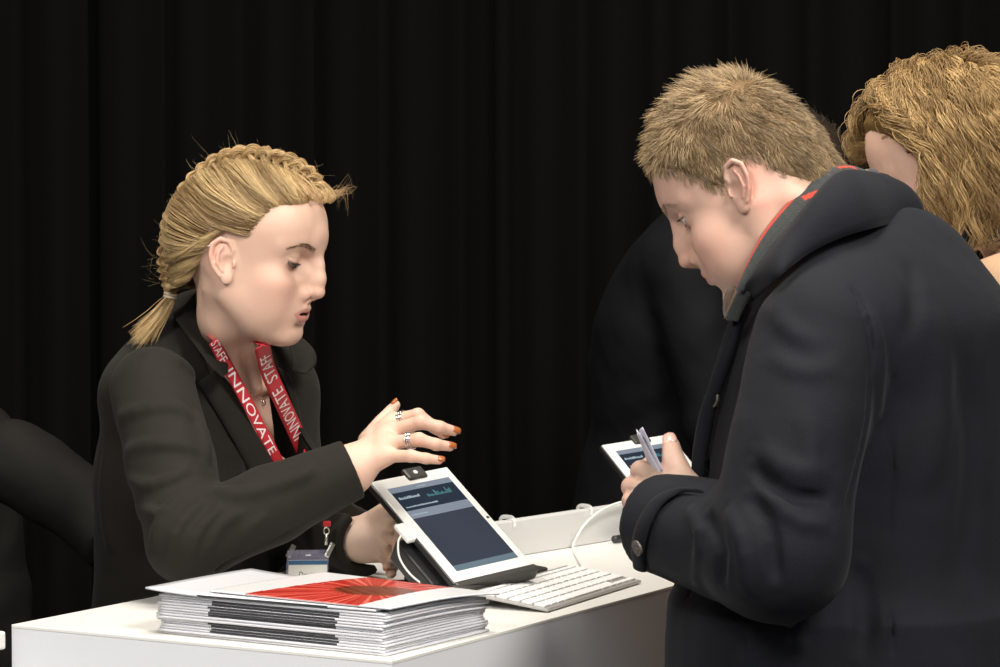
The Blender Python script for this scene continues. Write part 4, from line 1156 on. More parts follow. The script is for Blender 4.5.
mfold = [([(851, 284), (866, 320), (870, 360), (864, 440), (846, 510)], -.0035, .0045), ([(862, 300), (878, 350), (874, 430)], .003, .012),
         ([(893, 372), (892, 450), (890, 540), (892, 660)], -.0022, .0035), ([(770, 300), (790, 330), (830, 350)], .0025, .014), ([(760, 350), (800, 372), (850, 366)], .0018, .014),
         ([(706, 512), (720, 545), (722, 590)], -.0045, .009), ([(726, 505), (742, 545), (748, 600)], .0040, .010), ([(745, 492), (770, 530), (776, 590)], -.0045, .010),
         ([(690, 505), (700, 540), (700, 590)], .0035, .009), ([(756, 440), (790, 470), (838, 470)], .0035, .013), ([(750, 462), (785, 495), (835, 500)], -.0050, .010), ([(760, 480), (795, 520), (832, 525)], .0040, .010),
         ([(800, 400), (812, 450), (806, 500)], .002, .016), ([(930, 300), (940, 400), (930, 500)], .0035, .022), ([(960, 330), (975, 450), (965, 600)], -.003, .025),
         ([(905, 250), (915, 300), (905, 350)], -.0025, .016), ([(860, 560), (866, 620), (858, 665)], -.005, .014), ([(790, 625), (795, 645), (790, 666)], .004, .014), ([(740, 622), (742, 645), (738, 666)], -.004, .012)]
def m_coat0(P):
    d = smin(m_torso(P, .014), m_skirt(P), .09)
    # open front standing away from the chest
    q = ((P - mNB.astype(np.float32)) @ mT.T.astype(np.float32)).astype(np.float32)
    fr = chain(q, [(.110, .055, -.085), (.142, .058, -.20), (.165, .055, -.33), (.172, .05, -.55), (.172, .05, -.80)], [.018, .022, .026, .03, .03], 0)
    d = smin(d, fr, .05)
    a = chain(P, [mS_l + A3(.005, .01, -.005), (mS_l + mE_l) / 2, mE_l], [.066, .068, .067], .0)
    a = smin(a, chain(P, [mE_l, mW_l], [.065, .053], .0), .02)
    b = chain(P, [mS_r, mE_r, mW_r], [.066, .064, .050], .0)
    d = smin(d, a, .020); return smin(d, b, .03)
mCf = fold_field(m_coat0, mfold, 2.0, 3.2)
mDir = mW_l - mE_l; mDir /= np.linalg.norm(mDir); mDirR = mW_r - mE_r; mDirR /= np.linalg.norm(mDirR)
def m_coat(P):
    d = mCf(P)
    d = d + (noise3(P, 32, 13) * .0018 + noise3(P, 80, 14) * .0006) * (np.abs(d) < .02)
    neck = cap(P, mNB + mT[0] * .005 - UP * .05, mNB + mT[0] * .11 + UP * .12, .066, .085)
    d = smax(d, -neck, .006)
    for w0, dr, rr in ((mW_l, mDir, .045), (mW_r, mDirR, .040)):
        v = P - w0.astype(np.float32); t = v @ dr.astype(np.float32); rad = np.linalg.norm(v - t[:, None] * dr.astype(np.float32), axis=1)
        near = (rad < .09) & (t > -.07)
        d = np.where(near, smax(d, t - .004, .004), d)
        hole = np.maximum(rad - rr, -(t + .045)); d = np.where(near, smax(d, -hole, .004), d)
    return d
man = thing('person', 'man with short fair hair in a dark navy coat and scarf looking down at papers', 'person', loc=(mNB[0] + .02, mNB[1], 0))
M_SKM = mat('ruddy skin', PM['skin'], .56, sss=.22, attr=True, spec=.4, bump=.15, bscale=800, bdist=.0006)
def m_color(V):
    loc = to_local(V, mO, mR, mS); C = head_color(loc, PM)
    C[(loc[:, 2] < -.12) | (np.linalg.norm(loc, axis=1) > .2)] = PM['skin']
    S = np.abs(loc[:, 1])
    # close cropped temples and nape: skin under the hair, then stubble shadow pigment
    zz = hairline(loc, MHx, MHz) + .25 * np.clip(.045 - S, 0, 1) * (loc[:, 0] > .05)
    w_ = np.clip((zz + .003) / .012, 0, 1) * .5 * (np.linalg.norm(loc, axis=1) < .17) * (loc[:, 2] > -.06)
    ear_ = (S > .074) & (loc[:, 2] < .044)
    w_[ear_] = 0
    C = C * (1 - w_[:, None]) + np.array((.28, .18, .10)) * w_[:, None]
    for pts, rad in mFing + [mThumb]:
        for q, wgt in ((pts[1], .35), (pts[-1], .45)):
            k = wgt * np.exp(-(np.linalg.norm(V - q, axis=1) / .011) ** 2)[:, None]; C = C * (1 - k) + np.array((.72, .32, .24)) * k
    return C
MHx = [-.12, -.060, -.050, -.040, -.030, -.022, .008, .016, .022, .034, .047, .066, .088, .105]
MHz = [-.045, -.042, -.035, -.022, -.004, .020, .034, .020, .010, .014, .037, .054, .074, .078]
build_body('body', m_skin, [(mO - A3(.16, .15, .17), mO + A3(.17, .15, .17), .0016), (mWh - A3(.08, .07, .05), mWh + A3(.06, .17, .10), .0011),
                            (A3(mO[0] + .17, mO[1] - .15, mO[2] - .17), A3(mO[0] + .40, mO[1] + .25, mO[2] + .05), .005), (mNB - A3(.40, .40, .50), A3(mNB[0] + .4, mNB[1] + .4, mO[2] - .17), .006)], M_SKM, m_color, man)
face_extras(man, 'm', m_skin, mO, mR, mS, PM, M_HAIR, (.42, .30, .19))
nails(man, [(mThumb[0], mThumb[1][-1], A3(-.15, -.9, .35))], mat('bare fingernail', (.72, .44, .37), .3, coat=.3), None)
M_COAT = cloth_mat('dark navy wool', (.0048, .0054, .0086), var=.18, bump=.8, sheen=.035, bs=700)
V, F = sdf_mesh(m_coat, A3(-.02, 2.28, .60), A3(.78, 3.12, 1.60), .0040)
coat = mesh_obj('coat', V, F, M_COAT, man)
mloc = lambda p: mT @ (p - mNB); mwo = lambda q, s=1: mNB + mT[0] * q[0] + mT[1] * q[1] * s + mT[2] * q[2]
hm = lambda px, py, off: hit(m_coat0, px, py, 2.0, 3.2, off)
# big turned-up collar: top edge near the neck, lower edge resting on the shoulders
cT = [mloc(at(x, y, Y)) for x, y, Y in ((741, 293, 2.560), (763, 262, 2.560), (789, 230, 2.565), (814, 198, 2.58), (838, 174, 2.61))]
cB = [mloc(hm(x, y, .010)) for x, y in ((750, 304), (777, 279), (805, 256), (836, 240), (874, 228))] 
cTb = [A3(-.002, .032, .068), A3(-.014, .0, .062)]; cBb = [mloc(at(902, 223, 2.640)), A3(-.056, .0, .014)]
cA = cT + cTb; cC = cB + cBb
midl = [ (a + b) / 2 + A3(-.004, .018, .020) * k for a, b, k in zip(cA, cC, (.2, .4, .6, .8, .8, .8, .9))]
midl[-2] = (cA[-2] + cC[-2]) / 2 + A3(-.006, .006, .006); midl[-1] = (cA[-1] + cC[-1]) / 2 + A3(-.008, 0, .007)
for s in (1, -1):
    V, F = sheet_geo([mwo(q, s) for q in cA], [mwo(q, s) for q in cC], .0065, 70, 12, .0, nrm=mT[1] * s + UP, C=[mwo(q, s) for q in midl]); mesh_obj('collar', V, F, M_COAT, coat)
# lapel edge of the open front
lA = [hm(x, y, .004) for x, y in ((745, 300), (741, 330), (728, 372), (716, 410), (709, 445), (705, 472))]
lA.append(2 * lA[-1] - lA[-2])
lA.append(2 * lA[-1] - lA[-2])
for s in (1,):
    lo_ = [p + mT[0] * q + mT[1] * -.004 for p, q in zip(lA, (.006, .012, .016, .018, .018, .016, .014, .012))]
    V, F = sheet_geo(lA, lo_, .006, 50, 8, .002, nrm=mT[1]); mesh_obj('lapel', V, F, M_COAT, coat)
# buttons: domed discs with a rim and four holes
M_BTN = mat('dark horn button', (.09, .075, .06), .25)
def button(c, n, r, parent, m):
    n = n / np.linalg.norm(n); a = np.cross(n, UP); a /= np.linalg.norm(a); b = np.cross(a, n); rr = [0, .55, .70, .85, 1, 1.0, .9]; hh = [.0012, .0013, .0022, .0026, .0018, .0, -.001]
    V = []; F = []; k = 24
    for q, h in zip(rr, hh):
        for j in range(k): x = 2 * np.pi * j / k; V.append(c + (a * math.cos(x) + b * math.sin(x)) * r * max(q, .001) + n * h)
    for i in range(len(rr) - 1):
        for j in range(k): F.append((i * k + j, i * k + (j + 1) % k, (i + 1) * k + (j + 1) % k, (i + 1) * k + j))
    o = mesh_obj('button', V, F, m, parent); g = []
    for x in (.8, 2.37, 3.94, 5.5): g.append(tube_geo([c + (a * math.cos(x) + b * math.sin(x)) * r * .3 + n * .0008, c + (a * math.cos(x) + b * math.sin(x)) * r * .3 + n * .0016], r * .09, 6))
    mesh_obj('button_holes', *join_geo(g), M_BLACKP, o)
for px, py, r in ((715, 399, .0095), (638, 548, .0085)):
    c = hm(px, py, .006); button(c, grad(m_coat0, c[None])[0], r, coat, M_BTN)
# strap round the cuff
cs = [hm(x, y, .0035) for x, y in ((704, 492), (684, 492), (664, 503), (650, 525), (644, 550), (646, 572))]
cs2 = [p - mDir * -.026 * 1.0 for p in cs]; cs2 = [project(m_coat0, p[None], .0035)[0] for p in cs2]
V, F = sheet_geo(cs, cs2, .004, 40, 6, .001, nrm=A3(-.3, -1, 0)); mesh_obj('cuff_strap', V, F, M_COAT, coat)
# scarf: dark grey cloth with red lines, brown reverse
M_SCARF = mat('tartan scarf wool', (.05, .055, .055), .9, attr=True, bump=.9, bscale=600, sheen=.1)
sA = [mloc(at(x, y, Y)) for x, y, Y in ((728, 318, 2.60), (740, 281, 2.575), (759, 239, 2.575), (782, 208, 2.585), (808, 182, 2.60), (832, 167, 2.625))] + [A3(.004, .0, .066)]
sB = [mloc(at(x, y, Y)) for x, y, Y in ((737, 322, 2.575), (754, 290, 2.560), (778, 258, 2.560), (802, 232, 2.565), (828, 204, 2.585), (852, 180, 2.62))] + [A3(-.006, .0, .052)]
for s in (1, -1):
    A = [mwo(q, s) for q in sA]; B = [mwo(q, s) for q in sB]; n_, m_ = 120, 26
    V, F = sheet_geo(A, B, .006, n_, m_, .006, nrm=mT[1] * s)
    t = np.tile(np.tile(np.linspace(0, 1, m_), n_), 2); u = np.tile(np.repeat(np.linspace(0, 1, n_), m_), 2)
    C = np.tile((.020, .022, .021), (len(V), 1)) * (1 + .5 * (np.sin(t * 60) * np.sin(u * 300) > .2))[:, None]
    r1 = (np.abs(t - .12) < .075) & (u < .58) & (u > .1) | (np.abs(u - .84) < .035) & (np.abs(t - .50 - (u - .84) * 3) < .09) | (np.abs(u - .62) < .035) & (np.abs(t - .50 - (u - .62) * 3) < .09)
    C[r1] = (.42, .035, .015); C[(u < .14) & (t < .5)] = (.13, .075, .04); C[(t < .05)] = (.16, .10, .06)
    mesh_obj('scarf', V, F, M_SCARF, man, True, C)
bq = at(729, 308, 2.618)
V, F = sdf_mesh(lambda P: smin(ell(P, bq, (.0060, .018, .014)), ell(P, bq + A3(.004, -.004, .014), (.006, .016, .010)), .01) + noise3(P, 500, 3) * .0008, bq - .05, bq + .06, .002)
mesh_obj('scarf_end', V, F, mat('brown scarf wool', (.10, .06, .035), .9, bump=1.0, bscale=500, sheen=.2), man)
M_JEAN = cloth_mat('dark trousers', (.012, .014, .02))
def m_trou(P):
    hp = mNB + mT[0] * .02 - UP * .62; d = ell(P, hp - UP * .02, (.13, .16, .12))
    for s in (-1, 1):
        h = hp + mT[1] * s * .09 - UP * .05; d = smin(d, chain(P, [h, A3(h[0] - .03, h[1], .50), A3(h[0] + .02, h[1], .06)], [.10, .068, .055]), .03)
    return d
V, F = sdf_mesh(m_trou, A3(.0, 2.3, -.02), A3(.8, 3.1, 1.05), .009); mesh_obj('trousers', V, F, M_JEAN, man)
for s in (-1, 1):
    h = mNB + mT[0] * .02 + mT[1] * s * .09; shoe(A3(h[0] + .02, h[1], 0), mf, M_SHOE, man, .29)
# hair: short, brushed forward on top, cropped at the sides
def mzone(Q):
    S = np.abs(Q[:, 1]); return hairline(Q, MHx, MHz) + .0
SKM = PM['cran']
def skull_m(Q):
    S = Q.astype(np.float32).copy(); S[:, 1] = np.abs(S[:, 1])
    d = ell(S, (SKM[0], 0, SKM[1]), SKM[2:]); d = smin(d, ell(S, (.045, 0, .050), (.054, .064, .058)), .02)
    d = smin(d, ell(S, (-.040 + PM['occ'], 0, .026), (.052, .064, .055)), .02)
    return smin(d, cap(S, (-.022, 0, -.02), (-.040, 0, -.07), .055, .056), .03)
_, mcap = hair_cap('hair', skull_m, mzone, lambda Q: -.0015 + np.clip((mzone(Q) - .003) * .30, 0, .0032) + .003 * np.clip((Q[:, 2] - .07) / .05, 0, 1), mO, mR, mS, M_CAP, man, (.15, .095, .048))
mh = [o for o in man.children if o.name.startswith('hair')][-1]
n = 24000; dv_ = rng.normal(size=(n, 3)); dv_ /= np.linalg.norm(dv_, axis=1)[:, None]
Q = np.array((0, 0, .035)) + dv_ * .1; Q = project(skull_m, Q, 0, 6)
zn = mzone(Q); keep = (zn > rng.uniform(-.004, .005, n)); Q = Q[keep]; zn = zn[keep]; dv_ = dv_[keep]; n = len(Q)
N = grad(skull_m, Q, 1e-3); top = np.clip((Q[:, 2] - .055) / .06, 0, 1)[:, None]; frn = np.clip((Q[:, 0] - .03) / .06, 0, 1)[:, None]
cell = np.floor(Q / .011); hsh = np.abs(np.sin(cell @ np.array([12.9898, 78.233, 37.719])) * 43758.5453) % 1; hs2 = np.abs(np.sin(cell @ np.array([93.1, 17.7, 51.3])) * 24634.63) % 1
jit = np.stack([hsh - .5, hs2 - .5, (hsh * 7 % 1) - .5], 1)
flow = A3(.35, -.25, .0) * top + A3(-.10, 0, -1.0) * (1 - top) + np.array([[.25, 0, 0]]) * frn * (1 - top)
flow = flow - N * (flow * N).sum(1)[:, None]; flow /= np.linalg.norm(flow, axis=1)[:, None] + 1e-9
Ln = (.0072 + .0072 * top[:, 0] - .003 * top[:, 0] * frn[:, 0] + np.clip(zn, 0, .03) * .12) * rng.uniform(.75, 1.2, n)
lift = .62 + .38 * top[:, 0] + .25 * frn[:, 0] * top[:, 0]
tt = np.linspace(0, 1, 7)
P = Q[:, None] + (N * lift[:, None])[:, None] * (Ln[:, None] * (tt - .42 * tt ** 2)[None])[..., None] + (flow + jit * .75 + rng.normal(size=(n, 3)) * .12)[:, None] * (Ln[:, None] * (.35 * tt + .55 * tt ** 2)[None])[..., None]
P[..., 2] += (frn * top)[:, 0][:, None] * (tt ** 2)[None] * .004
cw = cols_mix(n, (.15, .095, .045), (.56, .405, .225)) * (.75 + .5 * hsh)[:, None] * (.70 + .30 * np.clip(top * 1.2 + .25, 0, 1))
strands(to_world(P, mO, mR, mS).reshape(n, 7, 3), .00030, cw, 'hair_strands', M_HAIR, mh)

# folded papers held between thumb and finger
M_NOTE = mat('lilac white paper', (.62, .61, .70), .6)
pg = thing('folded_papers', 'narrow folded white papers held between the man\'s thumb and finger', 'papers', loc=tuple(at(654, 470, 2.66)))
def leaf(p4, th, nm):
    P4 = [np.array(q) for q in p4]; n_ = 9; A = np.array([P4[0] * (1 - t) + P4[3] * t for t in np.linspace(0, 1, n_)]); B = np.array([P4[1] * (1 - t) + P4[2] * t for t in np.linspace(0, 1, n_)])
    V, F = sheet_geo(A, B, th, 12, 5, .001); mesh_obj(nm, V, F, M_NOTE, pg)
leaf([at(636.5, 429, 2.675), at(640.5, 434, 2.640), at(662, 474, 2.640), at(653, 474, 2.675)], .0016, 'sheet')
leaf([at(639.5, 431, 2.672), at(642.5, 427, 2.630), at(663, 470, 2.636), at(657, 474, 2.670)], .0016, 'sheet')
leaf([at(637.5, 432, 2.690), at(640, 437, 2.660), at(660, 476, 2.655), at(652, 475, 2.690)], .0016, 'sheet')
# ---------------------------------------------------------------- red lanyard with a name badge
M_RED = mat('red lanyard ribbon', (.50, .018, .030), .55, bump=.3, bscale=1500)
M_LET = mat('white lettering', (.82, .78, .76), .6)
def w_front(P): return np.minimum(w_skin(P), w_blazer(P))
lan = thing('lanyard', 'red lanyard with white lettering round the neck of the woman with the braid', 'lanyard', loc=tuple(wNB))
def strip_pts(L, R, off):
    A = [hit(w_front, x, y, 2.6, 3.9, off) for x, y in L]; B = [hit(w_front, x, y, 2.6, 3.9, off) for x, y in R]
    return A, B
def text_on(body, A, B, u0, u1, name, parent, flip=False, lift=.0011, size=.74, m=None):
    """letters wrapped on the strip between edge curves A and B, running from fraction u0 to u1"""
    cu = D.curves.new('t', 'FONT'); cu.body = body; cu.extrude = 0; cu.resolution_u = 3
    ob = D.objects.new('t', cu); COL.objects.link(ob); dg = bpy.context.evaluated_depsgraph_get(); dg.update()
    me = ob.evaluated_get(dg).to_mesh(); V = np.array([v.co[:] for v in me.vertices]); F = [tuple(p.vertices) for p in me.polygons]
    ob.evaluated_get(dg).to_mesh_clear(); D.objects.remove(ob, do_unlink=True); D.curves.remove(cu)
    x = (V[:, 0] - V[:, 0].min()) / np.ptp(V[:, 0]); y = V[:, 1] / .72
    NA = spline(A, 400); NB_ = spline(B, 400)
    u = u0 + (u1 - u0) * x; v = .5 + (y - .5) * size
    if flip: v = 1 - v
    i = np.clip(u * 399, 0, 398.999); k = i.astype(int); f = (i - k)[:, None]
    a = NA[k] * (1 - f) + NA[k + 1] * f; b = NB_[k] * (1 - f) + NB_[k + 1] * f
    du = NA[np.minimum(k + 2, 399)] - NA[np.maximum(k - 2, 0)]; nn = np.cross(b - a, du); nn /= np.linalg.norm(nn, axis=1)[:, None]
    nn *= np.sign((nn * (CAM - a)).sum(1))[:, None]
    P = a * (1 - v[:, None]) + b * v[:, None] + nn * lift
    return mesh_obj(name, P, F, m or M_LET, parent, False)
def drape(px, off, n=44):
    """a ribbon edge resting on the skin along the given line, bridging hollows"""
    q = spline([(x, y, 0) for x, y in px], n)[:, :2]; T_ = np.array([np.linalg.norm(hit(w_skin, x, y, 2.6, 3.9, off) - CAM) for x, y in q])
    t_ = np.linspace(0, 1, n); ln = T_[0] * (1 - t_) + T_[-1] * t_; sn = np.sin(np.pi * t_) ** .8 + 1e-6
    bul = np.clip(((ln - T_) / sn)[2:-2].max(), 0, .05); M = ln - bul * sn
    return [CAM + ray(x, y) * t for (x, y), t in zip(q, M)]
def ribbon(C_, hw):
    """edges of a flat ribbon of half width hw along the centre line, lying square to the chest"""
    C_ = np.array(C_); T = np.gradient(spline(C_, len(C_)), axis=0); T /= np.linalg.norm(T, axis=1)[:, None]
    nr = (CAM - C_); nr /= np.linalg.norm(nr, axis=1)[:, None]; nr = nr * .75 + wT[0] * .45
    sd = np.cross(T, nr); sd /= np.linalg.norm(sd, axis=1)[:, None]; sd *= np.sign(sd[:, 0])[:, None]
    return [c - q * hw for c, q in zip(C_, sd)], [c + q * hw for c, q in zip(C_, sd)]
fC = drape([(262, 345), (268, 370), (282, 402), (293.5, 427), (308, 460)], .004)
fC = list(fC)[:-1] + [at(308, 461, 3.235) * .5 + fC[-1] * .5, at(319, 488, 3.225), at(327, 513, 3.212)]
fL, fR = ribbon(fC, .0112)
V, F = sheet_geo(fL, fR, .0014, 120, 5); far_s = mesh_obj('strap', V, F, M_RED, lan)
text_on('INNOVATE  STAFF', fL, fR, .80, .10, 'lettering', far_s, flip=True)
nC = drape([(214, 341), (219.5, 352), (229, 369), (246, 400), (260, 427), (273, 452), (281, 468)], .004)
nC = list(nC) + [at(287, 502, 3.225), at(289, 538, 3.215)]
nL, nR = ribbon(nC, .0078)
V, F = sheet_geo(nL, nR, .0014, 120, 5); near_s = mesh_obj('strap', V, F, M_RED, lan)
text_on('STAFF  INNOVATE', nL, nR, .0, .80, 'lettering', near_s)
# strap round the back of the neck under the collar
bk_ = [fR[0] * .5 + fL[0] * .5] + [wNB + wT[0] * a + wT[1] * b + wT[2] * c for a, b, c in ((.0, .055, .03), (-.04, .035, .05), (-.055, 0, .055), (-.04, -.035, .05), (.0, -.055, .03))] + [nR[0] * .5 + nL[0] * .5]
bk_ = [bk_[0]] + [project(w_skin, p[None], .003)[0] for p in bk_[1:-1]] + [bk_[-1]]
bs_ = spline(bk_, 60); T_ = np.gradient(bs_, axis=0); T_ /= np.linalg.norm(T_, axis=1)[:, None]; N_ = grad(w_skin, bs_, 4e-3)
sd_ = np.cross(T_, N_); sd_ /= np.linalg.norm(sd_, axis=1)[:, None]
V, F = sheet_geo(bs_ + sd_ * .008, bs_ - sd_ * .008, .0014, 60, 4); mesh_obj('neck_strap', V, F, M_RED, lan)
# metal clips and the badge
M_STEEL = mat('nickel clip', (.62, .60, .52), .28, 1.0)
bc = at(307.5, 566, 3.195); bu = UP * .995 + wf * .06; bu /= np.linalg.norm(bu); br = np.cross(bu, A3(.32, -.947, 0)); br /= np.linalg.norm(br)
if br[0] < 0: br = -br
bn = np.cross(br, bu)
if bn[1] > 0: bn = -bn
bax = np.stack([br, bu, bn]); bw, bh = .0555, .042
PB = lambda a, b, c=0: bc + br * a * bw + bu * b * bh + bn * c
V, F = box_geo(PB(0, 0), bax, (bw, bh, .0030), .001)
M_SLEEVE = mat('clear badge sleeve', (.25, .24, .36), .08, alpha=.45, coat=.4)
bd = mesh_obj('badge_holder', V, F, M_SLEEVE, lan, False)
V, F = box_geo(PB(.0, -.14, .0018), bax, (bw * .92, bh * .66, .0008), 0); card = mesh_obj('card', V, F, mat('white card', (.72, .72, .66), .5), bd, False)
V, F = box_geo(PB(.0, .115, .0024), bax, (bw * .92, bh * .13, .0006), 0); mesh_obj('blue_stripe', V, F, mat('blue print', (.02, .10, .22), .5), card, False)
V, F = box_geo(PB(.0, .34, .0018), bax, (bw * .13, bh * .035, .0006), .0003); mesh_obj('slot', V, F, M_LET, bd, False)
text_on('Dennis', [PB(-.20, -.36, .0023), PB(0, -.36, .0023), PB(.14, -.36, .0023)], [PB(-.20, -.15, .0023), PB(0, -.15, .0023), PB(.14, -.15, .0023)], 0, 1, 'name', card, lift=.0002, size=.95, m=M_BLACKP)
for (cx, cy, Y) , (bx, by, bY) in (((292, 545, 3.20), (286.5, 557, 3.195)), ((331, 543, 3.20), (325, 557, 3.195))):
    a = at(cx + 2, cy, Y - .006); b = at(bx + 1, by, bY - .006); d = (b - a) / np.linalg.norm(b - a); n_ = np.cross(d, br); n_ /= np.linalg.norm(n_)
    V, F = box_geo((a + b) / 2, np.stack([d, np.cross(n_, d), n_]), (np.linalg.norm(b - a), .0065, .0035), .001); cl = mesh_obj('clip', V, F, M_STEEL, lan, False)
    V, F = box_geo((a + b) / 2 + n_ * .0042, np.stack([d, np.cross(n_, d), n_]), (np.linalg.norm(b - a) * .9, .0055, .001), .0004); mesh_obj('clip_jaw', V, F, M_STEEL, cl, False)
ca = at(327, 523, 3.205); cb = at(326.5, 531, 3.203); cc_ = at(326, 545, 3.2)
t_ = np.linspace(0, 2 * np.pi, 25)
V, F = tube_geo([cb + br * .0035 * math.cos(x) + UP * .0045 * math.sin(x) for x in t_], .0010, 8, cap=False); hk = mesh_obj('hook', V, F, M_STEEL, lan)
V, F = tube_geo([cb - UP * .004, cc_], .0022, 10); mesh_obj('hook_shank', V, F, M_STEEL, hk)
V, F = box_geo(ca - UP * .001, bax, (.010, .007, .004), .001); mesh_obj('strap_end', V, F, M_RED, lan, False)
# fine necklace
npx = [(246, 388), (252, 394), (258, 398.5), (263.5, 400), (267, 396), (269, 390)]
NP = [hit(w_skin, x, y, 2.6, 3.9, .0012) for x, y in npx]
V, F = tube_geo(spline(NP, 40), .0005, 6); nk_ = mesh_obj('necklace', V, F, M_SILVER, woman)
pc_ = NP[3] - UP * .004; g = []
for k in range(5):
    x = 2 * np.pi * k / 5; g.append(tube_geo([pc_ + br * .0022 * math.cos(x + y) + UP * (.0022 * math.sin(x + y)) + bn * .001 for y in (0, .6, 1.2)], .0007, 6))
g.append(tube_geo([pc_ + br * .003 * math.cos(y) + UP * .0035 * math.sin(y) for y in t_], .0005, 6, cap=False))
mesh_obj('pendant', *join_geo(g), M_SILVER, nk_)
ep = project(w_skin, to_world(A3(-.006, -.088, .014), wO, wR, wS)[None], .001)[0]
V, F = tube_geo([ep, ep + A3(-.0005, -.002, 0)], [.0013, .0008], 10); mesh_obj('earring', V, F, M_SILVER, woman)
# ---------------------------------------------------------------- people further back
def figure(label, hO, hR, hS, P_, f, NB, joints, coat_col, coat_name, rad, tr, hip, head_h, extra=None, bodybox=None, hscale=1.0, cloth_name='jacket', lean=0.0, collar=None):
    """one body, a coat over it, trousers and shoes; f is the way the figure faces"""
    p = thing('person', label, 'person', loc=(hip[0], hip[1], 0)); T = rot_frame(f, lean)
    def torso(P, e):
        q = ((P - NB.astype(np.float32)) @ T.T.astype(np.float32)).astype(np.float32)
        d = ell(q, (-.02, 0, -.17), (.115 * hscale + e, .165 * hscale + e, .19 + e))
        for s in (-1, 1): d = smin(d, cap(q, (-.03, s * .02, -.005), (-.02, s * .13, -.055), .042 + e, .052 + e), .05)
        m = NB - T[2] * .40
        d = smin(d, cap(P, NB - T[2] * .2, hip, .12 * hscale + e, .135 * hscale + e), .06)
        return d
    def arms(P, r0, r1, r2):
        d = None
        for (s, e, w) in joints:
            a = smin(cap(P, s, e, r0, r1), cap(P, e, w, r1, r2), .02); d = a if d is None else np.minimum(d, a)
        return d
    def skin(P):
        d = head_sdf(to_local(P, hO, hR, hS), P_) * hS
        d = smin(d, chain(P, [to_world(A3(-.02, 0, -.03), hO, hR, hS), to_world(A3(-.03, 0, -.07), hO, hR, hS), NB + A3(0, 0, -.03)], [.048, .047, .055], 0), .025)
        d = smin(d, torso(P, -.03), .03); d = smin(d, arms(P, .036, .032, .024), .02)
        for (s, e, w) in joints:
            dr = (w - e) / np.linalg.norm(w - e); up = UP - dr * (UP @ dr); up /= np.linalg.norm(up); sd = np.cross(dr, up)
            mc = [w + dr * .075 + sd * q for q in (-.027, -.009, .009, .027)]
            fg = [([m, m + dr * .038 - up * .008, m + dr * .060 - up * .024, m + dr * .070 - up * .038], [.0095, .0085, .0078, .0066]) for m in mc]
            th = ([w + dr * .02 + sd * .02, w + dr * .055 + sd * .045 - up * .01, w + dr * .085 + sd * .048 - up * .02], [.013, .0105, .008])
            d = smin(d, hand_sdf(P, w, .024, mc, fg, th), .02)
        return d
    def coat(P):
        d = smin(torso(P, .014), arms(P, .064, .056, .046), .03)
        q = ((P - NB.astype(np.float32)) @ T.T.astype(np.float32))
        d = d + (noise3(P, 36, 21) * .0035 + noise3(P, 90, 22) * .001) * (np.abs(d) < .03)
        nc = cap(P, NB - T[2] * .02 + T[0] * .01, NB + T[2] * .2 + T[0] * .07, .058, .075); d = smax(d, -nc, .006)
        for (s, e, w) in joints:
            dr = (w - e) / np.linalg.norm(w - e); v = P - w.astype(np.float32); t = v @ dr.astype(np.float32); r = np.linalg.norm(v - t[:, None] * dr.astype(np.float32), axis=1)
            d = np.where(r < .09, smax(d, t + .005, .004), d)
        if cloth_name == 'coat':
            r_ = np.hypot(P[:, 0] - hip[0], P[:, 1] - hip[1]) - np.interp(P[:, 2], [.45, .95], [.225, .165])
            d = smin(d, np.maximum(r_, P[:, 2] - (hip[2] + .10)), .08); return smax(d, .50 - P[:, 2], .008)
        return smax(d, hip[2] - .12 - P[:, 2], .01)
    msk = mat('skin of ' + coat_name, P_['skin'], .55, sss=.2, attr=True)
    lo = np.min([hO - .15] + [j - .12 for js in joints for j in js] + [hip - .25, NB - .25], axis=0); hi = np.max([hO + .15] + [j + .12 for js in joints for j in js] + [hip + .25, NB + .25], axis=0)
    lo[2] = hip[2] - .15 if cloth_name != 'coat' else .44
    def colr(V):
        l = to_local(V, hO, hR, hS); C = head_color(l, P_); C[(l[:, 2] < -.12) | (np.linalg.norm(l, axis=1) > .2)] = P_['skin']; return C
    zc_ = hO[2] - .14
    boxes = [(hO - .15, hO + .15, head_h)] + [(w - .04 - .0, w + .0 + .0, 0) for _ in ()]
    V1, F1 = sdf_mesh(skin, hO - .15, hO + .15, head_h); V2, F2 = sdf_mesh(lambda P: np.maximum(skin(P), -(np.abs(P - hO.astype(np.float32)).max(1) - .146)) if False else skin(P), lo, A3(hi[0], hi[1], hi[2]), .0055)
    inb = (np.abs(V2 - hO) < .143).all(1); keep = ~inb[F2].any(1); F2 = F2[keep]
    V = np.vstack([V1, V2]); F = np.vstack([F1, F2 + len(V1)])
    mesh_obj('body', V, F, msk, p, True, colr(V))
    Vc, Fc = sdf_mesh(coat, lo - .02, hi + .02, .007); cm = cloth_mat(coat_name, coat_col, sheen=.0); co_ = mesh_obj(cloth_name, Vc, Fc, cm, p)
    l = np.cross(UP, f)
    def trs(P):
        d = ell(P, hip - UP * .02, (.125, .155, .13))
        for s in (-1, 1):
            h = hip + l * s * .085 - UP * .06; d = smin(d, chain(P, [h, A3(h[0], h[1], .48), A3(h[0], h[1], .06)], [.09, .062, .05]), .03)
        return d
    Vt, Ft = sdf_mesh(trs, A3(hip[0] - .3, hip[1] - .3, -.02), A3(hip[0] + .3, hip[1] + .3, hip[2] + .15), .010); mesh_obj('trousers', Vt, Ft, cloth_mat('trousers of ' + coat_name, tr), p)
    for s in (-1, 1): shoe(A3(*(hip + l * s * .085)[:2], 0), f, M_SHOE, p, .26)
    return p, skin, coat, co_, T
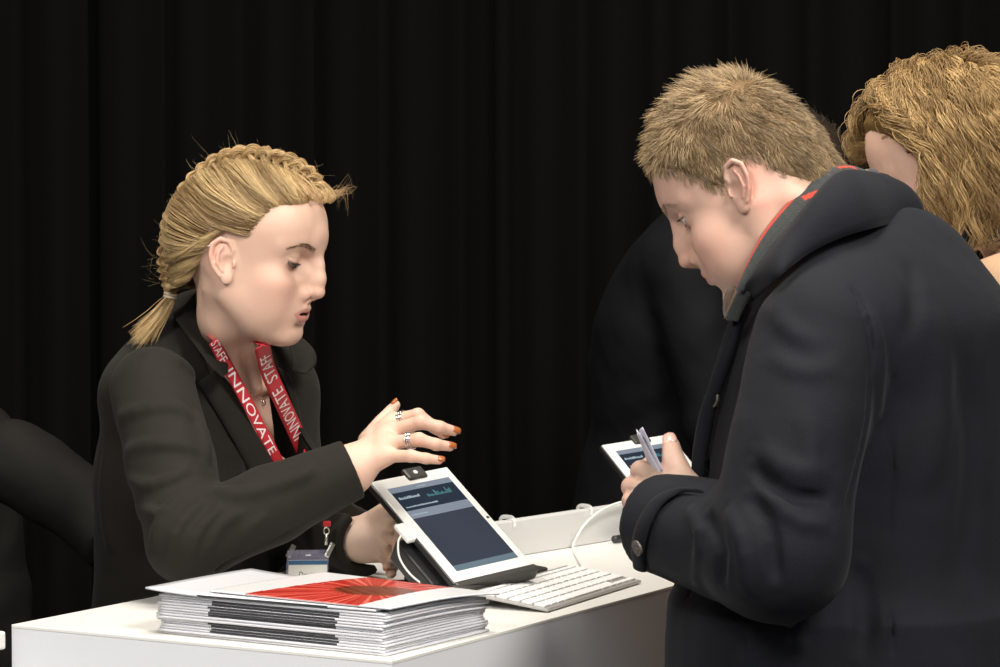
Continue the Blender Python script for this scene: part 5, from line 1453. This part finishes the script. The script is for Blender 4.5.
def short_hair(p, hO, hR, hS, par, col, n=5000, L=.03, h=.004):
    zone = lambda Q: hairline(Q, MHx, MHz)
    cap_o, _ = hair_cap('hair', skull, zone, lambda Q: -.001 + np.clip((zone(Q) + .002) * .5, 0, .009), hO, hR, hS, M_CAP, p, np.array(col) * .5, h=h)
    dv = rng.normal(size=(n, 3)); dv /= np.linalg.norm(dv, axis=1)[:, None]; Q = project(skull, np.array((0, 0, .035)) + dv * .1, 0, 5); Q = Q[zone(Q) > 0]
    N = grad(skull, Q, 1e-3); fl = A3(-.4, .2, -.6) + 0 * N; fl = fl - N * (fl * N).sum(1)[:, None]; tt = np.linspace(0, 1, 5)[None, :, None]
    Pp = Q[:, None] + N[:, None] * (tt - .6 * tt ** 2) * L * .6 + (fl + rng.normal(size=Q.shape) * .2)[:, None] * tt * L
    strands(to_world(Pp, hO, hR, hS).reshape(len(Q), 5, 3), .0005, cols_mix(len(Q), np.array(col) * .6, np.array(col) * 1.5), 'hair_strands', M_HAIR, cap_o)

# curly haired visitor behind the man
cO = at(963, 156, 3.16); a_ = math.radians(24); cR = rot_frame((-math.cos(a_), math.sin(a_)), math.radians(38)); cf = A3(-.92, .38, 0); cf /= np.linalg.norm(cf)
PC = dict(fem=True, skin=(.74, .47, .35), flush=(.72, .34, .25), lips=(.55, .2, .18), lids=(-.66, -.45), mouth=.0004, iris=(.1, .1, .1), gaze=(0, -.5), ear=.9, brown=160)
cNB = at(1032, 262, 3.13); cl_ = np.cross(UP, cf)
cS = cNB + cl_ * .165 - UP * .055; cS2 = cNB - cl_ * .165 - UP * .055
cJ = [(cS, cS + cf * .06 - UP * .26, cS + cf * .27 - UP * .24 - cl_ * .05), (cS2, cS2 + cf * .05 - UP * .27, cS2 + cf * .25 - UP * .22)]
cp, cskin, ccoat, cco, cT_ = figure('visitor with curly shoulder length blonde hair in a beige coat behind the man', cO, cR, 1.0, PC, cf, cNB, cJ, (.36, .23, .14), 'beige coat cloth', 1, (.02, .02, .03),
                                 A3(cNB[0] + .02, cNB[1], .86), .0022, cloth_name='coat', lean=math.radians(4))
face_extras(cp, 'c', cskin, cO, cR, 1.0, PC, M_HAIR, (.25, .16, .08))
# black lapels of the coat
A = [cNB + cT_[0] * a + cT_[1] * b + cT_[2] * c for a, b, c in ((-.075, 0, .075), (-.04, .045, .078), (.03, .052, .066), (.07, .055, .040), (.085, .045, -.05), (.09, .02, -.18))]
B = [cNB + cT_[0] * a + cT_[1] * b + cT_[2] * c for a, b, c in ((-.105, 0, .03), (-.07, .078, .035), (.02, .095, .028), (.072, .080, .004), (.09, .075, -.10), (.10, .05, -.19))]
M_BLKC = cloth_mat('black collar cloth', (.012, .012, .013))
for s in (1, -1):
    mA = [q - cT_[1] * ((q - cNB) @ cT_[1]) * (0 if s == 1 else 2) for q in A]; mB = [q - cT_[1] * ((q - cNB) @ cT_[1]) * (0 if s == 1 else 2) for q in B]
    V, F = sheet_geo(mA, mB, .006, 50, 8, .006, nrm=cT_[1] * s); mesh_obj('collar', V, F, M_BLKC, cco)
czone = lambda Q: hairline(Q, HLx, HLz)
ccap, _ = hair_cap('hair', skull, lambda Q: czone(Q) - .010, lambda Q: -.001 + np.clip((czone(Q) - .008) * .5, 0, .009), cO, cR, 1.0, M_CAP, cp, (.17, .10, .035), h=.004)
nl, ns, mm = 560, 32, 34
dv = rng.normal(size=(nl * 5, 3)); dv /= np.linalg.norm(dv, axis=1)[:, None]; Q = project(skull, np.array((0, 0, .035)) + dv * .1, 0, 5)
Q = Q[czone(Q) > -.001]; Q = Q[(Q[:, 2] > -.02)][:nl]; nl = len(Q)
Wq = to_world(Q, cO, cR, 1.0); Nw = grad(skull, Q, 1e-3) @ cR; ctr = to_world(A3(0, 0, .035), cO, cR, 1.0)
part = (Q[:, 1] > .015 + .5 * np.clip(Q[:, 0] - .03, 0, 1))
sidev = np.where(part[:, None], cR[1][None], -cR[1][None])
vel = Nw * .8 + sidev * .22 - cR[0] * .15
Ltot = rng.uniform(.115, .170, nl); step = Ltot / mm; pos = Wq.copy(); tr = [pos.copy()]
frontness = np.clip((Q[:, 0] - .06) / .04, 0, 1)
fh_ = A3(cR[0][0], cR[0][1], 0); fh_ /= np.linalg.norm(fh_)
for k in range(mm - 1):
    vel = vel * .90 + A3(0, 0, -.155) * (1 + .0 * k); vv = vel / np.linalg.norm(vel, axis=1)[:, None]
    pos = pos + vv * step[:, None]
    loc = to_local(pos.astype(np.float32), cO, cR, 1.0).astype(float)
    sd = skull(loc.astype(np.float32)); want = .006 + .011 * min(1, k / 8)
    g_ = grad(skull, loc, 1e-3) @ cR; push = np.clip(want - sd, 0, None); pos = pos + g_ * push[:, None] * .7
    # keep the face clear
    loc = to_local(pos.astype(np.float32), cO, cR, 1.0).astype(float)
    infr = (loc[:, 0] > .030) & (np.abs(loc[:, 1]) < .095) & (loc[:, 2] < .090)
    pos = pos + (np.sign(loc[:, 1] + 1e-6)[:, None] * cR[1][None] * .0030 - cR[0] * .0085) * infr[:, None]
    yy_ = (pos - cO) @ cR[1]; fw_ = (pos - cO) @ fh_; lim = .012 + np.clip((pos[:, 2] - (cO[2] + .005)) * 1.3, 0, 1)
    ex = np.where(yy_ > .02, np.clip(fw_ - lim, 0, .05), 0); pos = pos - fh_ * ex[:, None] * .6
    tr.append(pos.copy())
tr = np.array(tr).transpose(1, 0, 2)
ll_ = to_local(tr.reshape(-1, 3).astype(np.float32), cO, cR, 1.0).reshape(tr.shape)
ok = ~((ll_[..., 0] > .050) & (ll_[..., 1] > -.065) & (ll_[..., 1] < .075) & (ll_[..., 2] < .050) & (ll_[..., 2] > -.12)).any(1)
fh_ = A3(cR[0][0], cR[0][1], 0); fh_ /= np.linalg.norm(fh_); fw_ = (tr - cO) @ fh_
ok &= ~((fw_ > .055) & (tr[..., 2] < cO[2] + .005) & (ll_[..., 1] > .0)).any(1)
tr = tr[ok]; nl = len(tr); Ltot = Ltot[ok]; print('LOCKS', nl)
ph = rng.uniform(0, 6.28, nl)[:, None]; s_ = np.linspace(0, 1, mm)[None] * Ltot[:, None]; wl = rng.uniform(.045, .075, nl)[:, None]; amp = (rng.uniform(.005, .010, nl)[:, None]) * np.clip(s_ / .03, 0, 1)
Tn = np.gradient(tr, axis=1); Tn /= np.linalg.norm(Tn, axis=2)[..., None]; rf = rng.normal(size=(nl, 1, 3)); e1 = np.cross(Tn, rf); e1 /= np.linalg.norm(e1, axis=2)[..., None]; e2 = np.cross(Tn, e1)
tr = tr + e1 * (amp * np.sin(2 * np.pi * s_ / wl + ph))[..., None] + e2 * (amp * .7 * np.cos(2 * np.pi * s_ / wl + ph))[..., None]
of = rng.normal(size=(nl, ns, 1, 3)) * .0026; t_ = np.linspace(0, 1, mm)[None, None, :, None]
S_ = tr[:, None] + of * (.5 + 1.2 * np.sin(np.pi * t_ * .8)) + np.cumsum(rng.normal(size=(nl, ns, mm, 3)) * .00035, axis=2)
lockc = rng.beta(1.2, 1.2, nl)[:, None, None]; q = np.clip(lockc * .65 + .35 * rng.random((nl, ns, 1)), 0, 1)
q = q ** 1.3
CC = np.array((.12, .06, .018)) * (1 - q) + np.array((.66, .44, .19)) * q
strands(S_.reshape(nl * ns, mm, 3), .00045, CC.reshape(-1, 3), 'curls', M_HAIR, ccap)

# a colleague in black bending down behind the man
dO = at(775, 172, 4.34); a_ = math.radians(-20); dR = rot_frame((math.cos(a_), math.sin(a_)), math.radians(40)); df = A3(.90, -.43, 0); df /= np.linalg.norm(df)
PD = dict(fem=False, skin=(.60, .38, .28), flush=(.6, .28, .2), lips=(.45, .2, .16), lids=(-.6, -.4), mouth=.0004, iris=(.08, .05, .03), gaze=(0, -.5), ear=.9)
dNB = at(722, 236, 4.38); dl = np.cross(UP, df)
dS = dNB - dl * .17 - UP * .07; dS2 = dNB + dl * .17 - UP * .07
dJ = [(dS, dS + df * .06 - UP * .25, dS + df * .26 - UP * .26), (dS2, dS2 + df * .06 - UP * .25, dS2 + df * .27 - UP * .25)]
dp, dskin, dcoat, dco, _ = figure('person in black clothes bending forward in the dark behind the man', dO, dR, 1.0, PD, df, dNB, dJ, (.0016, .0018, .0026), 'black wool', 1, (.008, .008, .009), A3(dNB[0] - .13, dNB[1] + .07, .88), .004, lean=math.radians(20), hscale=1.05)
short_hair(dp, dO, dR, 1.0, PD, (.05, .035, .025), 2500)
# a colleague in a dark jacket leaning over at the left edge
eO = at(-92, 330, 3.80); eR = rot_frame((.25, -.97), math.radians(28)); ef = A3(.93, -.36, 0); ef /= np.linalg.norm(ef)
eNB = at(-86, 410, 3.84); el_ = np.cross(UP, ef)
eS = at(14, 462, 3.72); eE = at(92, 512, 3.68); eW = at(118, 548, 3.62); eS2 = eNB + el_ * .17 - UP * .06; eE2 = eS2 + ef * .03 - UP * .25
PE = dict(PD)
ep_, eskin, ecoat, eco, _ = figure('person in a dark jacket leaning in at the left edge behind the braided woman', eO, eR, 1.0, PE, ef, eNB, [(eS, eE, eW), (eS2, eE2, eE2 + ef * .05 - UP * .20)], (.0085, .0078, .0062), 'dark brown jacket cloth', 1, (.01, .01, .01), A3(eNB[0] - .20, eNB[1] + .05, .86), .004, lean=math.radians(30), hscale=1.15)
short_hair(ep_, eO, eR, 1.0, PE, (.12, .08, .045), 2500)
# ---------------------------------------------------------------- camera, light
cam = D.cameras.new('camera'); cam.sensor_width = 36; cam.lens = F_PX * 36 / 1000; cam.clip_start = .05
co = D.objects.new('camera', cam); COL.objects.link(co); co.location = tuple(CAM); co.rotation_euler = (math.pi / 2 - PITCH, 0, 0)
SC.camera = co
cam.dof.use_dof = True; cam.dof.focus_distance = 2.95; cam.dof.aperture_fstop = 22.0
def area(name, loc, tgt, size, e, col=(1, 1, 1), sy=None):
    l = D.lights.new(name, 'AREA'); l.energy = e; l.color = col; l.size = size
    if sy: l.shape = 'RECTANGLE'; l.size_y = sy
    o = D.objects.new(name, l); COL.objects.link(o); o.location = loc
    o.rotation_euler = (Vector(tgt) - Vector(loc)).to_track_quat('-Z', 'Y').to_euler()
    return o
area('hall_light_key', (1.5, .3, 3.7), (0, 3, 1.2), 1.0, 165, (1, .95, .89))
area('hall_light_left', (-1.7, .1, 3.4), (0, 3, 1.2), 1.0, 95, (1, .96, .91))
area('hall_light_over', (-.1, 2.8, 4.2), (-.1, 2.8, 1), 1.2, 100, (1, .93, .84))
area('fill_light_front', (.35, -1.9, 2.3), (.1, 3, 1.1), 1.2, 38, (.92, .96, 1))  # added cool fill to brighten the counter's visitor side, not a hall lamp
w = D.worlds.new('world'); SC.world = w; w.use_nodes = True
w.node_tree.nodes['Background'].inputs[0].default_value = (1, .97, .93, 1); w.node_tree.nodes['Background'].inputs[1].default_value = .03
vs = SC.view_settings; vs.view_transform = 'Standard'; vs.look = 'None'; vs.exposure = .0; vs.gamma = 1; vs.use_curve_mapping = False
